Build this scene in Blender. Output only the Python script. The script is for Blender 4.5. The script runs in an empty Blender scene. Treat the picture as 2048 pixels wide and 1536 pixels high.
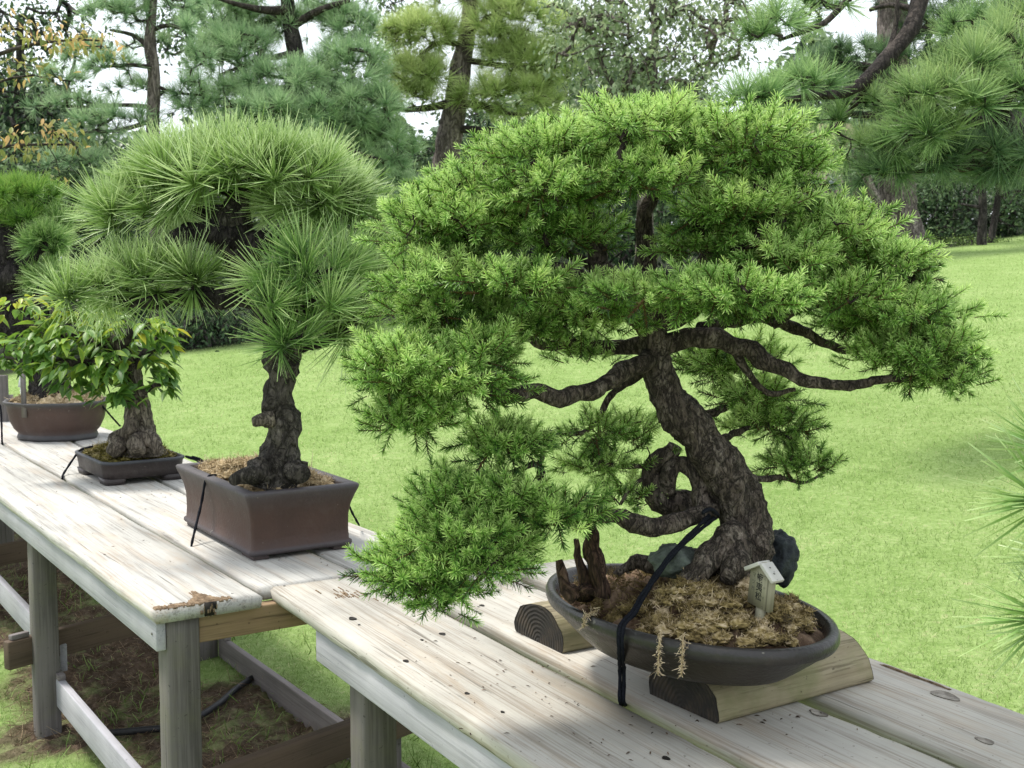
import bpy, math, random
import numpy as np
from mathutils import Vector, Matrix, noise as mnoise

random.seed(7)
rng = np.random.default_rng(11)
sc = bpy.context.scene
COL = sc.collection

# ------------------------------------------------------------------ camera model
FPX = 2400.0
PITCH = math.atan(213 / FPX)
EYE = 1.46
CAM = np.array([0, 0, EYE])
RT = np.array([1.0, 0, 0])
FW = np.array([0, math.cos(PITCH), -math.sin(PITCH)])
UP = np.array([0, math.sin(PITCH), math.cos(PITCH)])


def at(px, py, Y):
    d = FW + RT * (px - 1024) / FPX + UP * (768 - py) / FPX
    return CAM + d * (Y / d[1])


def onz(px, py, z):
    d = FW + RT * (px - 1024) / FPX + UP * (768 - py) / FPX
    return CAM + d * ((z - EYE) / d[2])


def path(pts, Y0=0.0):
    """rows of px, py, dY, radius_px -> world points, radii"""
    P, Rr = [], []
    for px, py, dy, r in pts:
        P.append(at(px, py, Y0 + dy))
        Rr.append(r * (Y0 + dy) / FPX)
    return np.array(P), np.array(Rr)


# ------------------------------------------------------------------ mesh helpers
WM = {}


def link_mesh(name, V, Fs, mat=None, parent=None, tint=None, rnd=None, smooth=False, local=False, twig=None, twig_mat=None):
    V = np.asarray(V, dtype=np.float64)
    if twig is not None:
        nf, nv = sum(len(F) for F in Fs), len(V)
        V = np.vstack([V, twig[0]])
        Fs = list(Fs) + [np.asarray(twig[1]) + nv]
        tint = np.concatenate([tint, np.full(len(twig[0]), 0.5)])
        rnd = np.concatenate([rnd, np.full(len(twig[0]), 0.5)])
    if parent is not None and not local:
        M = np.array(WM[parent.name].inverted())
        V = V @ M[:3, :3].T + M[:3, 3]
    me = bpy.data.meshes.new(name)
    me.vertices.add(len(V))
    me.vertices.foreach_set('co', V.astype(np.float32).ravel())
    idx, starts, n = [], [], 0
    for F in Fs:
        F = np.asarray(F, dtype=np.int32)
        if F.size == 0:
            continue
        k = F.shape[1]
        idx.append(F.ravel())
        starts.append(n + np.arange(len(F), dtype=np.int32) * k)
        n += F.size
    idx = np.concatenate(idx)
    starts = np.concatenate(starts).astype(np.int32)
    me.loops.add(len(idx))
    me.loops.foreach_set('vertex_index', idx)
    me.polygons.add(len(starts))
    me.polygons.foreach_set('loop_start', starts)
    if smooth:
        me.polygons.foreach_set('use_smooth', np.ones(len(starts), dtype=bool))
    me.update(calc_edges=True)
    for nm, arr in (('tint', tint), ('rnd', rnd)):
        if arr is not None:
            a = me.attributes.new(nm, 'FLOAT', 'POINT')
            a.data.foreach_set('value', np.asarray(arr, dtype=np.float32))
    if mat:
        me.materials.append(mat)
    if twig is not None:
        me.materials.append(twig_mat)
        mi = np.zeros(len(starts), dtype=np.int32)
        mi[nf:] = 1
        me.polygons.foreach_set('material_index', mi)
    o = bpy.data.objects.new(name, me)
    COL.objects.link(o)
    if parent is not None:
        o.parent = parent
        WM[o.name] = WM[parent.name]
    else:
        WM[o.name] = Matrix.Identity(4)
    return o


def tag(o, label=None, cat=None, group=None, kind=None):
    if label:
        o['label'] = label
    if cat:
        o['category'] = cat
    if group:
        o['group'] = group
    if kind:
        o['kind'] = kind
    return o


def thing(name, label, cat, loc=(0, 0, 0), rotz=0.0, group=None):
    o = bpy.data.objects.new(name, None)
    o.empty_display_size = 0.1
    COL.objects.link(o)
    o.location = Vector([float(c) for c in loc])
    o.rotation_euler = (0, 0, rotz)
    WM[o.name] = Matrix.Translation(o.location) @ Matrix.Rotation(rotz, 4, 'Z')
    return tag(o, label, cat, group)


class MB:
    def __init__(self):
        self.V, self.F, self.T, self.n = [], {}, [], 0

    def add(self, V, Fs, t=0.5):
        V = np.asarray(V, dtype=float).reshape(-1, 3)
        self.V.append(V)
        for F in Fs:
            F = np.asarray(F, dtype=np.int64)
            if F.size:
                self.F.setdefault(F.shape[1], []).append(F + self.n)
        self.T.append(np.full(len(V), t) if np.isscalar(t) else np.asarray(t, dtype=float))
        self.n += len(V)
        return self

    def box(self, x0, x1, y0, y1, z0, z1, t=0.5):
        V = [(x, y, z) for x in (x0, x1) for y in (y0, y1) for z in (z0, z1)]
        F = [(0, 1, 3, 2), (4, 6, 7, 5), (0, 4, 5, 1), (2, 3, 7, 6), (0, 2, 6, 4), (1, 5, 7, 3)]
        return self.add(V, [F], t)

    def build(self, name, mat, parent=None, smooth=False, local=False, bevel=0.0):
        o = link_mesh(name, np.concatenate(self.V), [np.concatenate(f) for f in self.F.values()], mat, parent,
                      tint=np.concatenate(self.T), smooth=smooth, local=local)
        if bevel:
            m = o.modifiers.new('bevel', 'BEVEL')
            m.width = bevel
            m.segments = 2
            m.limit_method = 'ANGLE'
        return o


def norm(a):
    return a / (np.linalg.norm(a, axis=-1, keepdims=True) + 1e-12)


def catmull(P, R, step):
    P, R = np.asarray(P, float), np.asarray(R, float)
    Q = np.vstack([2 * P[0] - P[1], P, 2 * P[-1] - P[-2]])
    out, rad = [], []
    for i in range(len(P) - 1):
        p0, p1, p2, p3 = Q[i:i + 4]
        n = max(2, int(np.linalg.norm(p2 - p1) / step))
        for k in range(n):
            t = k / n
            out.append(0.5 * (2 * p1 + (p2 - p0) * t + (2 * p0 - 5 * p1 + 4 * p2 - p3) * t * t + (3 * p1 - p0 - 3 * p2 + p3) * t ** 3))
            rad.append(R[i] * (1 - t) + R[i + 1] * t)
    out.append(P[-1])
    rad.append(R[-1])
    return np.array(out), np.array(rad)


def frames(P):
    T = norm(np.gradient(P, axis=0))
    ref = np.array([0.3, 0.9, 0.2])
    if abs(T[0] @ ref) > 0.9:
        ref = np.array([0.9, 0.1, 0.3])
    X = [norm(np.cross(T[0], ref))]
    for i in range(1, len(P)):
        x = X[-1] - T[i] * (X[-1] @ T[i])
        X.append(norm(x))
    X = np.array(X)
    return T, X, np.cross(T, X)


def tube(P, R, sides=8, prof=None):
    T, X, Y = frames(P)
    a = np.linspace(0, 2 * math.pi, sides, endpoint=False)
    k = np.ones(sides) if prof is None else prof(a)
    ring = np.cos(a)[None, :, None] * X[:, None, :] + np.sin(a)[None, :, None] * Y[:, None, :]
    V = P[:, None, :] + ring * (R[:, None] * k[None, :])[:, :, None]
    n = len(P)
    i = np.arange(n - 1)[:, None] * sides
    j = np.arange(sides)[None, :]
    jn = (j + 1) % sides
    F = np.stack([i + j, i + jn, i + sides + jn, i + sides + j], -1).reshape(-1, 4)
    V = np.vstack([V.reshape(-1, 3), P[:1], P[-1:]])
    c0, c1 = n * sides, n * sides + 1
    j = np.arange(sides)
    jn = (j + 1) % sides
    C = np.vstack([np.stack([np.full(sides, c0), jn, j], -1), np.stack([np.full(sides, c1), (n - 1) * sides + j, (n - 1) * sides + jn], -1)])
    return V, [F, C]


def bark_tube(P, R, sides=26, step=0.01, amp=0.12, scale=40, lump=0.12, seed=0, crook=0.55):
    P, R = catmull(P, R, step)
    ss = np.concatenate([[0], np.cumsum(np.linalg.norm(np.diff(P, axis=0), axis=1) / (R[1:] + 0.004))])
    w = np.array([[mnoise.noise(Vector((q * 0.55, seed * 3.7, k * 9.1))) for k in range(3)] for q in ss])
    P = P + w * (R * crook)[:, None] * np.linspace(0, 1, len(P))[:, None] ** 0.3
    R = R * (1 + 0.22 * np.array([mnoise.noise(Vector((q * 0.8, seed * 1.9, 40.0))) for q in ss]))
    V, F = tube(P, R, sides)
    n = len(P)
    cen = np.repeat(P, sides, 0)
    rr = np.repeat(R, sides)
    W = V[:n * sides]
    d = norm(W - cen)
    off = np.zeros(len(W))
    for i in range(len(W)):
        v = Vector(W[i]) + Vector((seed * 3.1, seed * 1.7, 0))
        a = mnoise.fractal(v * scale * 0.3, 0.6, 2.0, 3)
        q = Vector((v.x * scale, v.y * scale, v.z * scale * 0.5))
        q += Vector((mnoise.noise(q * 0.7), mnoise.noise(q * 0.7 + Vector((9, 2, 4))), 0)) * 0.9
        rg = abs(mnoise.noise(q)) - 0.22
        f2 = mnoise.fractal(v * scale * 1.3, 0.5, 2.0, 3)
        off[i] = lump * a + amp * (1.1 * rg + 0.45 * f2)
    V[:n * sides] = W + d * (off * rr)[:, None]
    tint = np.concatenate([np.clip(0.5 + off * 2.0, 0, 1), [0.5, 0.5]])
    return V, F, tint


def segs(A, B, ra, rb, sides=5):
    """independent thin frustums, all at once"""
    D = norm(B - A)
    ref = np.where(np.abs(D[:, 2:3]) > 0.9, np.array([[1.0, 0, 0]]), np.array([[0, 0, 1.0]]))
    X = norm(np.cross(D, ref))
    Y = np.cross(D, X)
    a = np.linspace(0, 2 * math.pi, sides, endpoint=False)
    ring = np.cos(a)[None, :, None] * X[:, None, :] + np.sin(a)[None, :, None] * Y[:, None, :]
    L = np.linalg.norm(B - A, axis=1, keepdims=True)
    e = np.minimum(rb[:, None] * 0.6, L * 0.3)
    V0 = A[:, None, :] + ring * ra[:, None, None]
    V1 = (B + D * e)[:, None, :] + ring * rb[:, None, None]
    V = np.concatenate([V0, V1], 1).reshape(-1, 3)
    n = len(A)
    b = np.arange(n)[:, None] * 2 * sides
    j = np.arange(sides)[None, :]
    jn = (j + 1) % sides
    F = np.stack([b + j, b + jn, b + sides + jn, b + sides + j], -1).reshape(-1, 4)
    return V, F


def grow(nodes, targets, step, jit=0.25, sag=0.0):
    P = [np.asarray(p, float) for p in nodes]
    par = [-1] * len(P)
    N0 = len(P)
    T = np.asarray(targets, float)
    base = np.array(P)
    D = np.linalg.norm(T[:, None, :] - base[None], axis=2)
    near = D.argmin(1)
    dist = D.min(1)
    done = np.zeros(len(T), bool)
    tips = np.zeros(len(T), int)
    for _ in range(len(T)):
        i = int(np.where(done, 1e9, dist).argmin())
        done[i] = True
        a, b = P[near[i]], T[i]
        n = max(1, int(math.ceil(dist[i] / step)))
        prev = near[i]
        new = []
        for k in range(1, n + 1):
            t = k / n
            q = a * (1 - t) + b * t
            if k < n:
                q = q + rng.normal(0, jit * step, 3)
                q[2] -= sag * dist[i] * math.sin(math.pi * t)
            P.append(q)
            par.append(prev)
            prev = len(P) - 1
            new.append(prev)
        tips[i] = prev
        NP = np.array([P[k] for k in new])
        d2 = np.linalg.norm(T[:, None, :] - NP[None], axis=2)
        m = d2.min(1)
        better = m < dist
        near = np.where(better, np.array(new)[d2.argmin(1)], near)
        dist = np.where(better, m, dist)
    w = np.zeros(len(P))
    w[tips] += 1
    for k in range(len(P) - 1, N0 - 1, -1):
        if par[k] >= 0:
            w[par[k]] += w[k]
    return np.array(P), np.array(par), w, N0


def twigs(nodes, targets, step, r0, rmax, jit=0.25, sag=0.0, sides=5):
    P, par, w, N0 = grow(nodes, targets, step, jit, sag)
    k = np.arange(N0, len(P))
    r = np.minimum(r0 * np.sqrt(np.maximum(w, 1)), rmax)
    pr = np.where(par[k] < N0, r[k] * 1.15, np.minimum(r[par[k]], r[k] * 1.5))
    return segs(P[par[k]], P[k], pr, r[k], sides)


def inst(TV, TF, TT, O, Z, S, roll=None, Xhint=None):
    """instance a template (verts, faces, tint) at O with +Z along Z and scale S"""
    n, k = len(O), len(TV)
    Z = norm(Z)
    if Xhint is None:
        X = norm(np.cross(Z, rng.normal(0, 1, (n, 3))))
    else:
        X = norm(Xhint - Z * (Xhint * Z).sum(1, keepdims=True))
    Y = np.cross(Z, X)
    V = O[:, None, :] + S[:, None, None] * (TV[None, :, 0:1] * X[:, None] + TV[None, :, 1:2] * Y[:, None] + TV[None, :, 2:3] * Z[:, None])
    F = (TF[None] + (np.arange(n) * k)[:, None, None]).reshape(-1, TF.shape[1])
    return V.reshape(-1, 3), F, np.tile(TT, n)


def ribbons(base, D, L, W, curve, nseg, t0, t1):
    """needle ribbons: base (n,3), direction, length, width -> quads"""
    n = len(base)
    D = norm(D)
    side = norm(np.cross(D, rng.normal(0, 1, (n, 3))))
    nrm = np.cross(D, side)
    V, T = [], []
    for s in range(nseg + 1):
        t = s / nseg
        c = base + D * (L * t)[:, None] + nrm * (curve * L * t * t)[:, None]
        w = W * (1.0 if s < nseg else 0.35) * (0.8 if s == 0 else 1.0) * 0.5
        V += [c - side * w[:, None], c + side * w[:, None]]
        T += [np.full(n, t0 + (t1 - t0) * t)] * 2
    k = 2 * (nseg + 1)
    V = np.stack(V, 1).reshape(-1, 3)
    T = np.stack(T, 1).ravel()
    b = np.arange(n)[:, None] * k
    F = np.concatenate([np.stack([b[:, 0] + 2 * s, b[:, 0] + 2 * s + 1, b[:, 0] + 2 * s + 3, b[:, 0] + 2 * s + 2], -1) for s in range(nseg)])
    return V, F, T


def cone_dirs(n, a0, a1):
    """directions around +Z between two polar angles (degrees)"""
    c = np.cos(np.radians(rng.uniform(a0, a1, n)))
    s = np.sqrt(1 - c * c)
    ph = rng.uniform(0, 2 * math.pi, n)
    return np.stack([s * np.cos(ph), s * np.sin(ph), c], 1)


def tuft_template(n, a0=6, a1=82, w=0.02, nseg=2, stem=0.18):
    D = cone_dirs(n, a0, a1)
    base = np.zeros((n, 3))
    base[:, 2] = rng.uniform(-stem, 0.04, n)
    V, F, T = ribbons(base, D, rng.uniform(0.72, 1.08, n), np.full(n, w), rng.normal(0, 0.12, n), nseg, 0.25, 1.0)
    return V, F, T


def shoot_template(n=48, nl=0.40, w=0.05):
    i = np.arange(n)
    t = (i + 0.5) / n
    ph = i * 2.399963 + rng.normal(0, 0.2, n)
    tilt = np.radians(74 - 40 * t + rng.normal(0, 8, n))
    D = np.stack([np.sin(tilt) * np.cos(ph), np.sin(tilt) * np.sin(ph), np.cos(tilt)], 1)
    base = np.zeros((n, 3))
    base[:, 2] = t
    V, F, T = ribbons(base, D, nl * rng.uniform(0.8, 1.1, n) * (1 - 0.25 * t), np.full(n, w), np.full(n, 0.0), 1, 0.3, 0.9)
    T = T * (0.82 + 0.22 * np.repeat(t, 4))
    SV, SF = segs(np.array([[0, 0, -0.15]]), np.array([[0, 0, 0.95]]), np.array([0.03]), np.array([0.018]), 3)
    F = np.vstack([F, SF + len(V)])
    V = np.vstack([V, SV])
    T = np.concatenate([T, np.zeros(len(SV))])
    return V, F, T


def leaf_template(kind='long'):
    # folded, drooping pointed leaf along +Z, blade normal +X
    ts = np.array([0, 0.16, 0.38, 0.62, 0.84, 1.0])
    hw = np.array([0.02, 0.15, 0.205, 0.165, 0.065, 0.0])
    if kind == 'small':
        ts = np.array([0, 0.45, 1.0])
        hw = np.array([0.03, 0.26, 0.0])
    V, T = [], []
    for t, h in zip(ts, hw):
        cx = -0.22 * t * t
        V += [(cx + 0.35 * h, -h, t), (cx, 0, t), (cx + 0.35 * h, h, t)]
        T += [0.65, 0.45, 0.65]
    F = []
    for s in range(len(ts) - 1):
        a = 3 * s
        F += [(a, a + 1, a + 4, a + 3), (a + 1, a + 2, a + 5, a + 4)]
    return np.array(V, float), np.array(F), np.array(T)


def scatter(templates, O, Z, S, Xhint=None, tshift=None):
    """spread instances over several templates -> V, F, tint, rnd"""
    n = len(O)
    pick = rng.integers(0, len(templates), n)
    Vs, Fs, Ts, Rs, off = [], [], [], [], 0
    for k, (TV, TF, TT) in enumerate(templates):
        m = pick == k
        if not m.any():
            continue
        V, F, T = inst(TV, TF, TT, O[m], Z[m], S[m], Xhint=None if Xhint is None else Xhint[m])
        r = np.repeat(rng.uniform(0, 1, m.sum()), len(TV))
        if tshift is not None:
            ts = np.repeat(tshift[m], len(TV))
            T = np.where(T > 0.02, np.clip(T + ts, 0.05, 1), T)
        Vs.append(V)
        Fs.append(F + off)
        Ts.append(T)
        Rs.append(r)
        off += len(V)
    return np.concatenate(Vs), np.concatenate(Fs), np.concatenate(Ts), np.concatenate(Rs)


def pad_points(pad, n, shell=0.55, up=0.35):
    """pad: px, py, rx, ry, Y, depth radius -> points and normals biased to the upper shell"""
    px, py, rx, ry, Y, dz = pad
    c = at(px, py, Y)
    ax = np.array([rx * Y / FPX, dz, ry * Y / FPX])
    d = norm(rng.normal(0, 1, (n, 3)) + np.array([0, 0, up]))
    r = rng.uniform(shell, 1.0, n) ** 0.7
    return c + d * r[:, None] * ax, norm(d / ax * ax.mean())


# ------------------------------------------------------------------ materials
def ramp(nt, stops):
    n = nt.nodes.new('ShaderNodeValToRGB')
    e = n.color_ramp.elements
    while len(e) < len(stops):
        e.new(0.5)
    for k, (p, c) in enumerate(stops):
        e[k].position = p
        e[k].color = (c[0], c[1], c[2], 1)
    return n


def newmat(name):
    m = bpy.data.materials.new(name)
    m.use_nodes = True
    nt = m.node_tree
    nt.nodes.clear()
    out = nt.nodes.new('ShaderNodeOutputMaterial')
    b = nt.nodes.new('ShaderNodeBsdfPrincipled')
    nt.links.new(b.outputs[0], out.inputs[0])
    return m, nt, b, out


def mathn(nt, op, a, b=None, c=None):
    n = nt.nodes.new('ShaderNodeMath')
    n.operation = op
    for i, v in enumerate((a, b, c)):
        if v is None:
            continue
        if isinstance(v, (int, float)):
            n.inputs[i].default_value = v
        else:
            nt.links.new(v, n.inputs[i])
    return n.outputs[0]


def mixc(nt, f, a, b, mode='MIX'):
    n = nt.nodes.new('ShaderNodeMix')
    n.data_type = 'RGBA'
    n.blend_type = mode
    for s, v in ((n.inputs[0], f), (n.inputs[6], a), (n.inputs[7], b)):
        if isinstance(v, (int, float)):
            s.default_value = v
        elif isinstance(v, tuple):
            s.default_value = (*v, 1)
        else:
            nt.links.new(v, s)
    return n.outputs[2]


def coords(nt, scale=(1, 1, 1), src='Object'):
    tc = nt.nodes.new('ShaderNodeTexCoord')
    mp = nt.nodes.new('ShaderNodeMapping')
    mp.inputs['Scale'].default_value = scale
    nt.links.new(tc.outputs[src], mp.inputs[0])
    return mp.outputs[0]


def noise(nt, vec, scale, detail=4, rough=0.55, dist=0.0):
    n = nt.nodes.new('ShaderNodeTexNoise')
    n.inputs['Scale'].default_value = scale
    n.inputs['Detail'].default_value = detail
    n.inputs['Roughness'].default_value = rough
    n.inputs['Distortion'].default_value = dist
    nt.links.new(vec, n.inputs['Vector'])
    return n.outputs['Fac']


def bump(nt, b, h, strength=0.4, dist=0.01):
    n = nt.nodes.new('ShaderNodeBump')
    n.inputs['Strength'].default_value = strength
    n.inputs['Distance'].default_value = dist
    nt.links.new(h, n.inputs['Height'])
    nt.links.new(n.outputs[0], b.inputs['Normal'])


def foliage_mat(name, stops, jitter=0.25, rough=0.42, trans=0.3, spec=0.35, big=None):
    m, nt, b, out = newmat(name)
    a = nt.nodes.new('ShaderNodeAttribute')
    a.attribute_name = 'tint'
    r = nt.nodes.new('ShaderNodeAttribute')
    r.attribute_name = 'rnd'
    j = mathn(nt, 'MULTIPLY', mathn(nt, 'SUBTRACT', r.outputs['Fac'], 0.5), jitter)
    j = mathn(nt, 'MULTIPLY', j, mathn(nt, 'GREATER_THAN', a.outputs['Fac'], 0.03))
    v = mathn(nt, 'ADD', a.outputs['Fac'], j)
    rp = ramp(nt, stops)
    nt.links.new(v, rp.inputs[0])
    colr = rp.outputs[0]
    if big:
        nz = noise(nt, coords(nt), big[0], 2)
        f = ramp(nt, [(0.42, (0, 0, 0)), (0.62, (1, 1, 1))])
        nt.links.new(nz, f.inputs[0])
        colr = mixc(nt, mathn(nt, 'MULTIPLY', f.outputs[0], big[2]), colr, big[1], 'MULTIPLY')
    nt.links.new(colr, b.inputs['Base Color'])
    b.inputs['Roughness'].default_value = rough
    b.inputs['Specular IOR Level'].default_value = spec
    t = nt.nodes.new('ShaderNodeBsdfTranslucent')
    hs = nt.nodes.new('ShaderNodeHueSaturation')
    hs.inputs['Value'].default_value = 1.35
    hs.inputs['Hue'].default_value = 0.488
    nt.links.new(colr, hs.inputs['Color'])
    nt.links.new(hs.outputs[0], t.inputs[0])
    ms = nt.nodes.new('ShaderNodeMixShader')
    ms.inputs[0].default_value = trans
    nt.links.new(b.outputs[0], ms.inputs[1])
    nt.links.new(t.outputs[0], ms.inputs[2])
    nt.links.new(ms.outputs[0], out.inputs[0])
    return m


def bark_mat(name, dark, mid, light, scale=60, bumpd=0.006, stretch=0.45, strength=0.8):
    m, nt, b, out = newmat(name)
    c = coords(nt, (1, 1, stretch))
    v = nt.nodes.new('ShaderNodeTexVoronoi')
    v.feature = 'DISTANCE_TO_EDGE'
    v.inputs['Scale'].default_value = scale
    nz = nt.nodes.new('ShaderNodeTexNoise')
    nz.inputs['Scale'].default_value = scale * 0.7
    nt.links.new(c, nz.inputs['Vector'])
    wv = mixc(nt, min(1.0, 2.2 / scale), c, nz.outputs['Color'], 'ADD')
    nt.links.new(wv, v.inputs['Vector'])
    # irregular fissures: ridges of two noises, broken up by a warped cell edge
    rd1 = mathn(nt, 'ABSOLUTE', mathn(nt, 'SUBTRACT', noise(nt, c, scale * 0.45, 4, 0.6, 0.8), 0.5))
    rd2 = mathn(nt, 'ABSOLUTE', mathn(nt, 'SUBTRACT', noise(nt, c, scale * 0.9, 3, 0.6, 1.2), 0.5))
    cv = mathn(nt, 'MINIMUM', mathn(nt, 'MULTIPLY', rd1, 2.2), mathn(nt, 'ADD', mathn(nt, 'MULTIPLY', rd2, 2.0), mathn(nt, 'MULTIPLY', v.outputs['Distance'], 0.35)))
    crack = ramp(nt, [(0.0, (0, 0, 0)), (0.16, (1, 1, 1))])
    nt.links.new(cv, crack.inputs[0])
    n1 = noise(nt, c, scale * 0.5, 6, 0.65)
    n2 = noise(nt, c, scale * 3.0, 4, 0.7)
    rp = ramp(nt, [(0.3, dark), (0.5, mid), (0.72, light)])
    nt.links.new(mathn(nt, 'ADD', mathn(nt, 'MULTIPLY', n1, 0.6), mathn(nt, 'MULTIPLY', n2, 0.4)), rp.inputs[0])
    colr = mixc(nt, crack.outputs[0], tuple(x * 0.6 for x in dark), rp.outputs[0])
    fl = ramp(nt, [(0.60, (0, 0, 0)), (0.72, (1, 1, 1))])
    nt.links.new(noise(nt, c, scale * 0.9, 5, 0.75), fl.inputs[0])
    colr = mixc(nt, mathn(nt, 'MULTIPLY', fl.outputs[0], 0.6), colr, tuple(min(1, x * 1.5) for x in light))
    nt.links.new(colr, b.inputs['Base Color'])
    b.inputs['Roughness'].default_value = 0.85
    b.inputs['Specular IOR Level'].default_value = 0.25
    h = mathn(nt, 'ADD', mathn(nt, 'MULTIPLY', crack.outputs[0], 0.6), mathn(nt, 'ADD', n1, mathn(nt, 'MULTIPLY', n2, 0.5)))
    bump(nt, b, h, strength, bumpd)
    return m


def wood_mat(name, base, dark, warm, grain=1.0, axis=0, green=0.0, warmth=0.35, gap=0.5):
    m, nt, b, out = newmat(name)
    s = [22, 22, 22]
    s[axis] = 1.2
    c = coords(nt, tuple(s))
    cb = coords(nt, (1, 1, 1))
    g1 = noise(nt, c, 1.6, 6, 0.65, 0.4)
    s2 = [140, 140, 140]
    s2[axis] = 2.0
    c2 = coords(nt, tuple(s2))
    g2 = noise(nt, c2, 1.5, 5, 0.6)
    big = noise(nt, cb, 3.2, 4, 0.6)
    rp = ramp(nt, [(0.26, dark), (0.46, tuple(0.5 * (a + d) for a, d in zip(base, dark))), (0.56, base), (0.75, tuple(min(1, a * 1.12) for a in base))])
    f = mathn(nt, 'ADD', mathn(nt, 'MULTIPLY', g1, 0.55), mathn(nt, 'MULTIPLY', g2, 0.45))
    f = mathn(nt, 'ADD', mathn(nt, 'MULTIPLY', mathn(nt, 'SUBTRACT', f, 0.5), grain), 0.55)
    nt.links.new(f, rp.inputs[0])
    s3 = [9, 9, 9]
    s3[axis] = 1.3
    w = noise(nt, coords(nt, tuple(s3)), 1.7, 5, 0.7, 0.6)
    wr = ramp(nt, [(0.50, (0, 0, 0)), (0.70, (1, 1, 1))])
    nt.links.new(w, wr.inputs[0])
    colr = mixc(nt, mathn(nt, 'MULTIPLY', wr.outputs[0], warmth), rp.outputs[0], warm)
    # narrow dark checks along the grain
    s4 = [60, 60, 60]
    s4[axis] = 1.6
    ck = noise(nt, coords(nt, tuple(s4)), 1.3, 3, 0.6)
    cr = ramp(nt, [(0.655, (0, 0, 0)), (0.70, (1, 1, 1))])
    nt.links.new(ck, cr.inputs[0])
    colr = mixc(nt, mathn(nt, 'MULTIPLY', cr.outputs[0], gap), colr, tuple(x * 0.35 for x in dark))
    gr = ramp(nt, [(0.35, (0.78, 0.78, 0.76)), (0.65, (1.08, 1.06, 1.02))])
    nt.links.new(big, gr.inputs[0])
    colr = mixc(nt, 0.8, colr, gr.outputs[0], 'MULTIPLY')
    if green:
        gg = ramp(nt, [(0.5, (0, 0, 0)), (0.68, (1, 1, 1))])
        nt.links.new(noise(nt, cb, 7.0, 4, 0.6), gg.inputs[0])
        colr = mixc(nt, mathn(nt, 'MULTIPLY', gg.outputs[0], green), colr, (0.16, 0.17, 0.07))
    # specks of dirt
    sp = ramp(nt, [(0.70, (0, 0, 0)), (0.74, (1, 1, 1))])
    nt.links.new(noise(nt, cb, 95.0, 2, 0.5), sp.inputs[0])
    colr = mixc(nt, mathn(nt, 'MULTIPLY', sp.outputs[0], 0.55), colr, tuple(x * 0.4 for x in dark))
    nt.links.new(colr, b.inputs['Base Color'])
    b.inputs['Roughness'].default_value = 0.75
    b.inputs['Specular IOR Level'].default_value = 0.25
    bump(nt, b, mathn(nt, 'SUBTRACT', f, mathn(nt, 'MULTIPLY', cr.outputs[0], 0.5)), 0.5, 0.004)
    return m


def pot_mat(name, c0, c1, rough=0.55, rim=None, streak=(0.2, 0.19, 0.18)):
    m, nt, b, out = newmat(name)
    c = coords(nt)
    n1 = noise(nt, c, 7, 5, 0.6)
    n2 = noise(nt, c, 120, 3, 0.6)
    rp = ramp(nt, [(0.32, c0), (0.68, c1)])
    nt.links.new(mathn(nt, 'ADD', mathn(nt, 'MULTIPLY', n1, 0.8), mathn(nt, 'MULTIPLY', n2, 0.2)), rp.inputs[0])
    a = nt.nodes.new('ShaderNodeAttribute')
    a.attribute_name = 'tint'
    colr = rp.outputs[0]
    if rim:
        f = mathn(nt, 'MULTIPLY', a.outputs['Fac'], mathn(nt, 'ADD', 0.45, n1))
        f = mathn(nt, 'MINIMUM', f, 1.0)
        colr = mixc(nt, f, colr, rim)
    st = ramp(nt, [(0.60, (0, 0, 0)), (0.78, (1, 1, 1))])
    nt.links.new(noise(nt, coords(nt, (14, 14, 3)), 1.6, 5, 0.7), st.inputs[0])
    colr = mixc(nt, mathn(nt, 'MULTIPLY', st.outputs[0], 0.6), colr, streak)
    bl = ramp(nt, [(0.52, (0, 0, 0)), (0.75, (1, 1, 1))])
    nt.links.new(noise(nt, c, 16, 6, 0.75), bl.inputs[0])
    colr = mixc(nt, mathn(nt, 'MULTIPLY', bl.outputs[0], 0.4), colr, tuple(x * 1.2 for x in streak))
    sp = ramp(nt, [(0.72, (0, 0, 0)), (0.76, (1, 1, 1))])
    nt.links.new(noise(nt, c, 60, 2, 0.5), sp.inputs[0])
    colr = mixc(nt, mathn(nt, 'MULTIPLY', sp.outputs[0], 0.4), colr, (0.3, 0.28, 0.24))
    nt.links.new(colr, b.inputs['Base Color'])
    rr = ramp(nt, [(0.3, (rough - 0.1,) * 3), (0.7, (rough + 0.15,) * 3)])
    nt.links.new(n1, rr.inputs[0])
    nt.links.new(rr.outputs[0], b.inputs['Roughness'])
    b.inputs['Specular IOR Level'].default_value = 0.4
    bump(nt, b, mathn(nt, 'ADD', n1, mathn(nt, 'MULTIPLY', n2, 0.8)), 0.45, 0.004)
    return m


def plain_mat(name, c0, c1, scale=20, rough=0.7, bd=0.003, spec=0.3, strength=0.4):
    m, nt, b, out = newmat(name)
    c = coords(nt)
    n1 = noise(nt, c, scale, 6, 0.65)
    rp = ramp(nt, [(0.3, c0), (0.7, c1)])
    nt.links.new(n1, rp.inputs[0])
    nt.links.new(rp.outputs[0], b.inputs['Base Color'])
    b.inputs['Roughness'].default_value = rough
    b.inputs['Specular IOR Level'].default_value = spec
    bump(nt, b, n1, strength, bd)
    return m


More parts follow.
